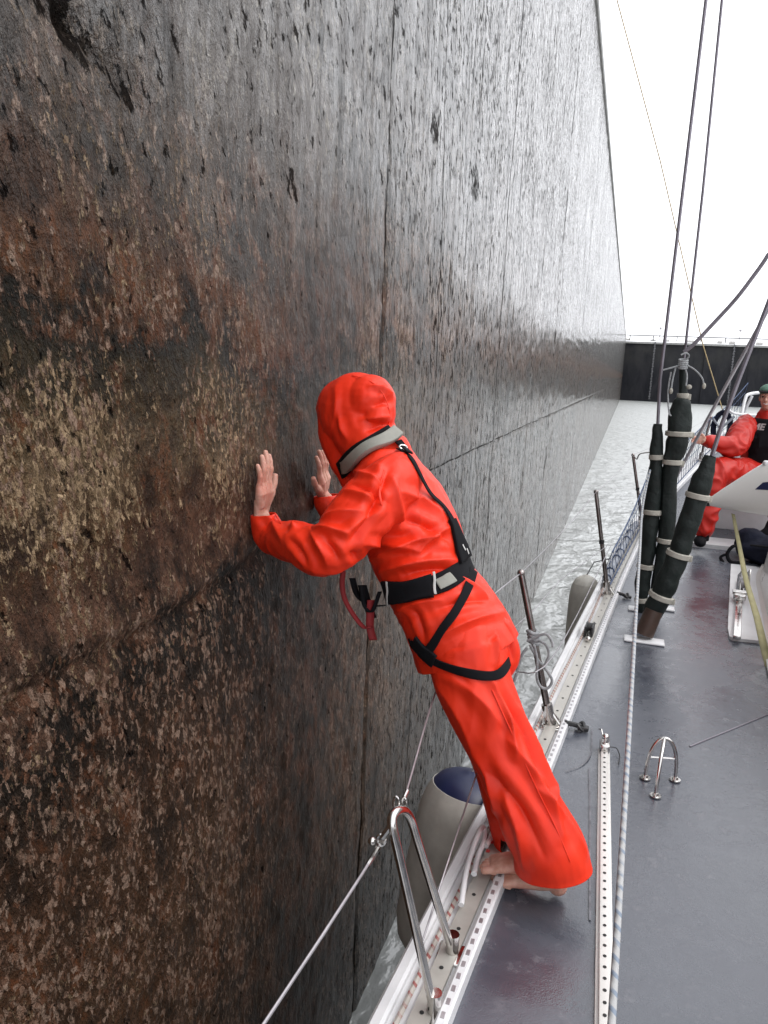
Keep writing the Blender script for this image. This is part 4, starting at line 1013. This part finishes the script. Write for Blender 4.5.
segs = [Z1(180, 425, 240, 530, .013, .011), Z1(130, 395, 160, 440, .010, .010), Z1(150, 470, 190, 530, .010, -.008), Z1(205, 440, 290, 455, .012, .012), Z1(230, 470, 270, 520, .010, -.009), Z1(80, 400, 130, 470, .012, .008),
        Z1(215, 420, 330, 400, .013, .010), Z1(290, 455, 370, 400, .014, .012), Z1(310, 300, 380, 340, .012, .010), Z1(300, 330, 390, 380, .010, -.010), Z1(270, 350, 350, 370, .010, .008),
        Z1(390, 300, 300, 470, .014, -.016), Z1(400, 320, 420, 440, .015, .011), Z1(330, 480, 470, 500, .013, .012), Z1(350, 520, 520, 460, .013, .012), Z1(370, 550, 560, 520, .012, .012), Z1(300, 500, 340, 560, .012, -.011),
        Z1(420, 350, 520, 400, .016, .010), Z1(430, 420, 540, 470, .013, -.010), Z1(470, 500, 540, 440, .011, .010), Z1(430, 560, 560, 545, .010, -.010),
        Z1(410, 650, 520, 620, .015, .011), Z1(520, 640, 640, 620, .012, -.009), Z1(560, 560, 640, 620, .014, .010), Z1(500, 720, 680, 650, .013, .010), Z1(450, 640, 480, 710, .013, -.009),
        Z1(262, 90, 250, 200, .012, .004), Z1(350, 90, 400, 110, .010, .010), Z1(350, 140, 395, 130, .012, -.010), Z1(330, 175, 395, 165, .010, .009), Z1(340, 200, 395, 185, .009, -.008), Z1(290, 220, 270, 160, .012, .007)]
segs = [(a, b, c, d, w*.85, h*1.35) for a, b, c, d, w, h in segs]
fold(me, segs, bv, .0024, 8, spots=[(PY(322, 552, 2.1), .11, 1.6), (PY(345, 545, 2.2), .10, 1.0), (PY(410, 560, 2.3), .14, 1.2), (PY(385, 490, 2.25), .12, .8), (PY(280, 530, 2.25), .10, 1.0)])
# face opening of the hood: cut the cloth in front of the face, and the cuffs
bm = bmesh.new(); bm.from_mesh(me)
fd = Vector((-.93, .30, -.12)).normalized(); opn = HEADC+fd*.135
kill = [v for v in bm.verts if (((v.co-opn)-fd*(v.co-opn).dot(fd)).length < .080*(1+.08*noise.noise(v.co*9)) and (v.co-HEADC).dot(fd) > .085)]
bmesh.ops.delete(bm, geom=kill, context='VERTS')
def cut(bm, sel, co, no):
    fs = [f for f in bm.faces if sel(f.calc_center_median())]
    geom = set(fs); 
    for f in fs: geom.update(f.verts); geom.update(f.edges)
    bmesh.ops.bisect_plane(bm, geom=list(geom), plane_co=co, plane_no=no, clear_outer=True, dist=.0001)
for cc in (WL, WR):
    cut(bm, lambda p, cc=cc: (p-cc).length < .085, cc+Vector((0, 0, -.004)), Vector((-.15, 0, 1)))
hemc = PY(467, 652, 2.40); hemn = (PY(476, 672, 2.40)-PY(452, 622, 2.41)).normalized()
hemn = (hemn+Vector((-.10, 0, 0))).normalized()
cut(bm, lambda p: (p-hemc).length < .42 and p.z < 1.0, hemc, hemn)
for f in bm.faces: f.smooth = True
bm.to_mesh(me); bm.free()
jko = link('jacket', me, M['oilskin'], p1)
sm = jko.modifiers.new('t', 'SOLIDIFY'); sm.thickness = .003; sm.offset = -1
jbv = bv_of(me)

# trousers
tr = MB()
limb(tr, [L5(450, 615, 2.41, .140, .120), L5(464, 645, 2.40, .155, .135), L5(472, 664, 2.39, .150, .130)], 28, 6, side=AX)
limb(tr, [L5(464, 645, 2.32, .12, .125), L5(472, 680, 2.30, .118, .122), L5(490, 722, 2.27, .108, .112), L5(510, 766, 2.24, .104, .104), L5(532, 815, 2.22, .108, .106), L5(549, 848, 2.21, .108, .112), L5(553, 868, 2.21, .100, .118), L5(560, 895, 2.20, .100, .120)], 28, 8, side=AX, ends=(1, 0))
limb(tr, [L5(462, 655, 2.50, .11), L5(478, 700, 2.48, .10), L5(494, 750, 2.46, .088), L5(508, 800, 2.44, .084), L5(518, 838, 2.42, .086), L5(524, 868, 2.42, .088)], 24, 8, ends=(1, 0))
tr.ball(PY(503, 650, 2.38), (.040, .060, .075), 18, 12)
limb(tr, [L5(500, 628, 2.38, .035), L5(506, 655, 2.38, .045), L5(501, 680, 2.38, .022)], 14)
me = fuse(tr, .0055, 6); bv = bv_of(me)
z2 = lambda X, Y_: (340+X*.3906, 600+Y_*.3906)
def Z2(x1, y1, x2, y2, w, a): return (*z2(x1, y1), *z2(x2, y2), w, a)
segs = [Z2(385, 60, 400, 160, .010, .012), Z2(415, 60, 440, 150, .010, -.012), Z2(385, 200, 450, 400, .012, .012), Z2(405, 230, 520, 470, .013, -.012), Z2(290, 200, 420, 330, .020, .008), Z2(430, 360, 570, 600, .016, .014), Z2(375, 440, 520, 650, .018, -.014),
        Z2(250, 220, 350, 420, .022, .008), Z2(460, 280, 560, 520, .014, .010), Z2(500, 480, 630, 650, .013, .009), Z2(420, 500, 470, 680, .013, .010), Z2(230, 170, 330, 215, .012, -.008), Z2(350, 400, 400, 560, .014, .010)]
segs = [(a, b, c, d, w*.9, h*1.2) for a, b, c, d, w, h in segs]
fold(me, segs, bv, .0020, 6, (1, 1, .40), spots=[(PY(480, 690, 2.2), .12, 1.2), (PY(545, 850, 2.1), .12, .8)])
bm = bmesh.new(); bm.from_mesh(me)
hn1 = (PY(556, 880, 2.21)-PY(540, 830, 2.21)).normalized()+Vector((-.12, 0, -.35))
cut(bm, lambda p: p.z < .28 and p.y < 2.345, PY(553, 868, 2.21), hn1.normalized())
cut(bm, lambda p: p.z < .30 and p.y >= 2.345 and p.x < -.04, PY(518, 848, 2.42), Vector((.1, 0, -1)).normalized())
for f in bm.faces: f.smooth = True
bm.to_mesh(me); bm.free()
tro = link('trousers', me, M['oilskin'], p1)
sm = tro.modifiers.new('t', 'SOLIDIFY'); sm.thickness = .003; sm.offset = -1
tbv = bv_of(me)
def first_hit(o, d, dist, bvs):
    best = None
    for b in bvs:
        h = b.ray_cast(o, d, dist)
        if h[0] is not None and (best is None or h[3] < best[3]): best = h
    return best
def ribbon(pts, w, mat, name, parent, bvs=(jbv, tbv), lift=.004, thick=.004, closed=False, sub=6, nw=5):
    """pts: (x, y) seen from the camera, or ('r', origin, direction) cast inwards"""
    P = []
    for q in pts:
        if q[0] == 'r': h = first_hit(Vector(q[1])+Vector(q[2]).normalized()*.34, -Vector(q[2]).normalized(), .34, bvs)
        else: h = first_hit(EYE, ray(q[0], q[1]).normalized(), 6, bvs)
        if h: P.append(h[0].copy())
    if len(P) < 2: return None
    if closed: P.append(P[0].copy())
    S = sp3(P, sub); k = MB(); rows = []
    for i, p in enumerate(S):
        t = (S[min(i+1, len(S)-1)]-S[max(i-1, 0)]).normalized()
        near = min((b.find_nearest(p) for b in bvs), key=lambda h: h[3]); n0 = near[1]
        sd_ = t.cross(n0).normalized(); row = []
        ww = w if not callable(w) else w(i/(len(S)-1))
        for j in range(nw):
            qq = p+sd_*ww*(j/(nw-1)-.5); h = min((b.find_nearest(qq) for b in bvs), key=lambda h: h[3])
            out = (qq-h[0]).dot(n0)
            row.append(h[0]+n0*(lift+max(0, min(out, .02))))
        rows.append(row)
    A = np.array([[tuple(v) for v in r] for r in rows])
    for _ in range(9 if len(A) > 14 else 2):
        B = A.copy(); B[1:-1] = (A[:-2]+2*A[1:-1]+A[2:])/4; B[:, 1:-1] = (B[:, :-2]+2*B[:, 1:-1]+B[:, 2:])/4; A = B
    k.strip([[Vector(v) for v in r] for r in A])
    o = k.build(name, mat, parent); sm = o.modifiers.new('t', 'SOLIDIFY'); sm.thickness = thick; sm.offset = 0
    bb = o.modifiers.new('b', 'BEVEL'); bb.width = .001; bb.limit_method = 'ANGLE'
    return o
hn = M['black']
# hidden halves of the loops run round the far side of the body
C1 = PY(420, 590, 2.43); C2 = PY(462, 660, 2.38)
belt = ribbon([(366, 585), (391, 590), (412, 591), (433, 587), (452, 578), (464, 567)] + [('r', C1+Vector((0, 0, .02)), v) for v in ((.75, .6, .45), (.25, 1, .15), (-.4, 1, -.1), (-.9, .6, -.2))], .066, hn, 'harness_belt', p1, closed=True, lift=.006, thick=.007, nw=7)
ribbon([(388, 591), (410, 592), (433, 588)], .078, hn, 'belt_pouch', p1, bvs=(jbv,), lift=.014, thick=.012, nw=7)
ribbon([(391, 580), (392, 591), (393, 603)], .008, M['piping'], 'belt_piping', p1, bvs=(jbv,), lift=.022, thick=.003)
ribbon([(433, 575), (435, 587), (436, 599)], .008, M['piping'], 'belt_piping', p1, bvs=(jbv,), lift=.022, thick=.003)
ribbon([(438, 586), (446, 582), (453, 577)], .038, M['reflective'], 'reflective_patch', p1, bvs=(jbv,), lift=.012, thick=.003)
ribbon([(398, 450), (411, 460), (419, 476), (431, 498), (442, 506), (452, 522), (458, 540), (464, 562)], lambda t: .020+.020*max(0, t-.55)/.45, hn, 'back_strap', p1, bvs=(jbv,), lift=.006)
ribbon([(450, 520), (457, 540), (463, 560)], lambda t: .035+.045*t, hn, 'back_pad', p1, bvs=(jbv,), lift=.009, thick=.012)
for a, b_ in (((458, 545), (461, 551)), ((462, 549), (464, 555))): ribbon([a, b_], .006, M['piping'], 'pad_mark', p1, bvs=(jbv,), lift=.018, thick=.002)
ribbon([(472, 572), (466, 590), (455, 612), (442, 632), (428, 652)], .030, hn, 'crotch_strap', p1, lift=.010)
ribbon([(412, 642), (424, 655), (442, 664), (468, 673), (494, 677), (504, 668)] + [('r', C2, v) for v in ((.8, .5, .2), (.3, 1, .1), (-.4, 1, 0), (-.95, .4, -.05))], .030, hn, 'leg_loop', p1, closed=True, lift=.006)
ribbon([(416, 640), (426, 652), (436, 660)], .05, hn, 'loop_pad', p1, lift=.010, thick=.010)
# life-jacket collar
ribbon([(334, 486), (342, 471), (354, 456), (372, 446), (393, 434), (404, 436)], .060, hn, 'collar_backing', p1, bvs=(jbv,), lift=.010, thick=.012, nw=7)
ribbon([(337, 485), (346, 469), (360, 457), (378, 447), (396, 436)], .045, M['reflective'], 'life_jacket_collar', p1, bvs=(jbv,), lift=.024, thick=.020, nw=7)
ribbon([(397, 442), (403, 449), (408, 455)], .026, hn, 'shoulder_tab', p1, bvs=(jbv,), lift=.010, thick=.006)
h = first_hit(EYE, ray(401, 451).normalized(), 6, (jbv,))
if h:
    k = MB(); c = h[0]+h[1]*.018; R = h[1].to_track_quat('Z', 'Y').to_matrix()
    k.tube([c+R@Vector((.014*math.cos(a), .010*math.sin(a), 0)) for a in np.linspace(0, 6.28, 16)], .0032, 8); k.build('buckle', M['steel'], p1)
for pl in ([(424, 664), (440, 661), (466, 651), (490, 634), (504, 617)], [(352, 376), (370, 381), (383, 393), (389, 410), (388, 424)], [(492, 690), (508, 725), (530, 775), (552, 820), (570, 862)],
           [(384, 470), (378, 490), (384, 512), (386, 534)], [(266, 506), (275, 515), (281, 524)]):
    ribbon(pl, .0045, M['oilskin'], 'seam', p1, lift=.0018, thick=.0022, nw=2)
# red tether and webbing dangling at the belly
def web(pts, w, mat, name, Y=2.36):
    S = sp3([PY(x, y, Y+dy) for x, y, dy in pts], 8); k = MB()
    k.strip([[q-(RT*.9+FW*.3)*w/2, q+(RT*.9+FW*.3)*w/2] for q in S]); o = k.build(name, mat, p1)
    sm = o.modifiers.new('t', 'SOLIDIFY'); sm.thickness = .004; return o
web([(343, 571, 0), (342, 585, 0), (345, 600, 0), (354, 616, 0), (364, 628, -.01), (371, 628, -.01)], .018, M['redweb'], 'tether', 2.30)
web([(371, 600, 0), (370, 615, 0), (370, 628, 0), (373, 640, 0)], .028, M['redweb'], 'tether_end', 2.31)
web([(352, 578, 0), (358, 596, 0), (372, 606, 0), (384, 606, 0)], .022, hn, 'loose_webbing', 2.33)
web([(362, 585, 0), (366, 600, 0), (372, 618, 0)], .032, hn, 'tether_pouch', 2.33)
web([(361, 586, 0), (364, 605, 0), (372, 612, 0), (380, 592, 0)], .014, hn, 'loose_webbing', 2.30)

# ---- the seated figure on the foredeck
p2 = empty('person', 'smiling figure in red oilskins and green cap seated on the foredeck by the right edge', 'person')
def V5(x, y, z, a, b=None): return (x, y, z, a, a if b is None else b)
H2 = Vector((1.30, 8.3, 1.47)); sk = MB()
F2 = Vector((-.35, -.93, -.02)); Ph, Rh = head(sk, H2, F2, (-.05, 0, 1), 1.0)
limb(sk, [V5(1.32, 8.35, 1.25, .06), V5(1.31, 8.33, 1.38, .055)], 14)
limb(sk, [V5(1.40, 8.45, .80, .13), V5(1.38, 8.40, 1.05, .13), V5(1.34, 8.36, 1.22, .12)], 18)
HL = PY(703, 440, 7.75); HR = Vector((1.62, 8.0, .72))
SHL = Vector((1.14, 8.30, 1.20)); SHR = Vector((1.54, 8.42, 1.20)); EL = PY(733, 447, 7.95); ER = Vector((1.72, 8.2, .92))
limb(sk, [(*SHL, .05, .05), (*EL, .04, .04), (*HL, .026, .026)], 12); limb(sk, [(*SHR, .05, .05), (*ER, .04, .04), (*HR, .026, .026)], 12)
dh = (HL-EL).normalized(); hand(sk, HL-dh*.03, dh+Vector((0, -.1, -.15)), (0, -.3, 1), (0, .9, .3), 1.0, curl=1.2, spread=(0, 0, 0, .05))
hand(sk, HR, (HR-ER).normalized(), (-1, 0, .3), (0, 0, 1), 1.0, curl=1.0)
K1 = PY(714, 474, 7.75); FT1 = Vector((.80, 7.62, .16)); K2 = Vector((1.40, 7.9, .62)); FT2 = Vector((1.55, 7.75, .18))
HP1, HP2 = Vector((1.30, 8.35, .70)), Vector((1.52, 8.45, .70))
for a, b_, c in ((HP1, K1, FT1), (HP2, K2, FT2)): limb(sk, [(*a, .09, .09), (*b_, .06, .06), (*c, .04, .04)], 14)
me = fuse(sk, .006, 2); smooth_shade(me); link('body', me, M['skin'], p2)
for k in (-1, 1): MB().ball(Ph(.080, .031*k, .014), .0105, 10, 8).build('eye', M['hair'], p2)
k = MB(); k.tube([Ph(.089, .020, -.053), Ph(.097, .0, -.058), Ph(.089, -.020, -.053)], .0045, 6); k.build('teeth', M['white'], p2)
k = MB(); k.ball(Ph(-.022, 0, .030), (.094, .084, .084), 20, 12, Rh); k.build('hair', M['hair'], p2)
k = MB(); k.ball(Ph(-.006, 0, .070), (.100, .086, .066), 24, 14, Rh); k.build('cap', M['capgreen'], p2)
k = MB(); k.strip([[Ph(.075+.055*math.cos(a)*s, .075*math.sin(a)*1.0, .068-.012*s*math.cos(a)) for a in np.linspace(-1.5, 1.5, 13)] for s in (0, .5, 1.0, 1.25)])
o = k.build('cap_peak', M['black'], p2); sm = o.modifiers.new('t', 'SOLIDIFY'); sm.thickness = .006
cl = MB()
limb(cl, [V5(1.38, 8.45, .66, .25, .19), V5(1.38, 8.43, .85, .24, .18), V5(1.37, 8.39, 1.05, .22, .15), V5(1.34, 8.36, 1.20, .19, .12), V5(1.32, 8.35, 1.30, .09, .09)], 26, 6, side=(1, 0, 0))
limb(cl, [(*SHL, .10, .10), (*SHL.lerp(EL, .5), .11, .11), (*EL, .10, .10), (*HL.lerp(EL, .35), .06, .06), (*HL.lerp(EL, .10), .048, .048)], 18)
limb(cl, [(*SHR, .09, .09), (*ER, .075, .075), (*(HR-(HR-ER).normalized()*.03), .05, .05)], 18)
me = fuse(cl, .012, 3)
def crumple(me, a=.010, s=9):
    A = arr(me); Nn = nrm(me)
    for i in range(len(A)):
        p = Vector(A[i])*s; A[i] += Nn[i]*a*(1-2.6*abs(noise.noise(p+noise.noise_vector(p*.5))))
    put(me, A); smooth_shade(me)
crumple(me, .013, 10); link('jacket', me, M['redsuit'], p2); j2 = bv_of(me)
cl = MB()
for a, b_, c in ((HP1, K1, FT1), (HP2, K2, FT2)): limb(cl, [(*a, .17, .17), (*a.lerp(b_, .5), .16, .16), (*b_, .125, .125), (*b_.lerp(c, .5), .11, .11), (*(c+Vector((0, 0, .08))), .08, .08)], 20)
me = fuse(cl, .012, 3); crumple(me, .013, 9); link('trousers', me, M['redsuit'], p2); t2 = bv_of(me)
for c in (FT1, FT2):
    k = MB(); k.ball(c+Vector((-.03, -.07, -.02)), (.055, .13, .05), 16, 10); k.tube([c+Vector((0, 0, -.02)), c+Vector((0, 0, .12))], .055, 14); me = fuse(k, .008, 2); smooth_shade(me); link('boot', me, M['black'], p2)
# black life-jacket over the chest
k = MB(); rows = []
CT = Vector((1.38, 8.40, 1.0))
for i, z in enumerate(np.linspace(.80, 1.27, 16)):
    row = []
    for a in np.linspace(-1.05, 1.75, 22):
        d_ = Vector((math.sin(a)*.9-.1, -math.cos(a), 0)).normalized(); o_ = Vector((CT.x+(1.0-z)*.05, CT.y, z))
        h = j2.ray_cast(o_+d_*.45, -d_, .45); p = h[0] if h[0] else o_+d_*.2
        if (p-o_).length > .26: p = o_+d_*.2
        row.append(p+d_*.022)
    rows.append(row)
k.strip(rows); vest = k.build('life_jacket', M['black'], p2); sm = vest.modifiers.new('t', 'SOLIDIFY'); sm.thickness = .02; sm.offset = 0
vb = bv_of(vest.data)
# the letters on the life-jacket
tc = bpy.data.curves.new('t', 'FONT'); tc.body = 'ME'; tc.size = .085; tc.extrude = .003; tc.shear = .2; tc.offset = .003
to = bpy.data.objects.new('t', tc); COL.objects.link(to); bpy.context.view_layer.update()
me = bpy.data.meshes.new_from_object(to.evaluated_get(bpy.context.evaluated_depsgraph_get())); bpy.data.objects.remove(to)
h = first_hit(EYE, ray(752, 426).normalized(), 12, (vb,))
lo = link('lettering', me, M['print'], p2)
pos = h[0] if h else PY(752, 426, 8.1); pos = pos + (EYE-pos).normalized()*.055
nn = Vector((-.35, -.93, .10)).normalized(); xx = Vector((0, 0, 1)).cross(nn).normalized(); yy = nn.cross(xx)
mm = Matrix((xx, yy, nn)).transposed().to_4x4(); mm.translation = pos-yy*.03
for v in me.vertices: v.co = mm @ (v.co+Vector((0, 0, 0)))
me.update()
# harness straps of the seated figure
for pl, w in (([(738, 425), (728, 440), (722, 447)], .05), ([(724, 463), (736, 459), (750, 457)], .045), ([(716, 480), (718, 468), (722, 462)], .035), ([(728, 462), (727, 475), (727, 488)], .035), ([(742, 462), (746, 470), (748, 478)], .035)):
    ribbon(pl, w, M['black'], 'harness_strap', p2, bvs=(j2, t2, vb), lift=.012, thick=.008)
ribbon([(737, 418), (750, 408), (766, 400)], .025, M['piping'], 'jacket_piping', p2, bvs=(j2, vb), lift=.02, thick=.006)
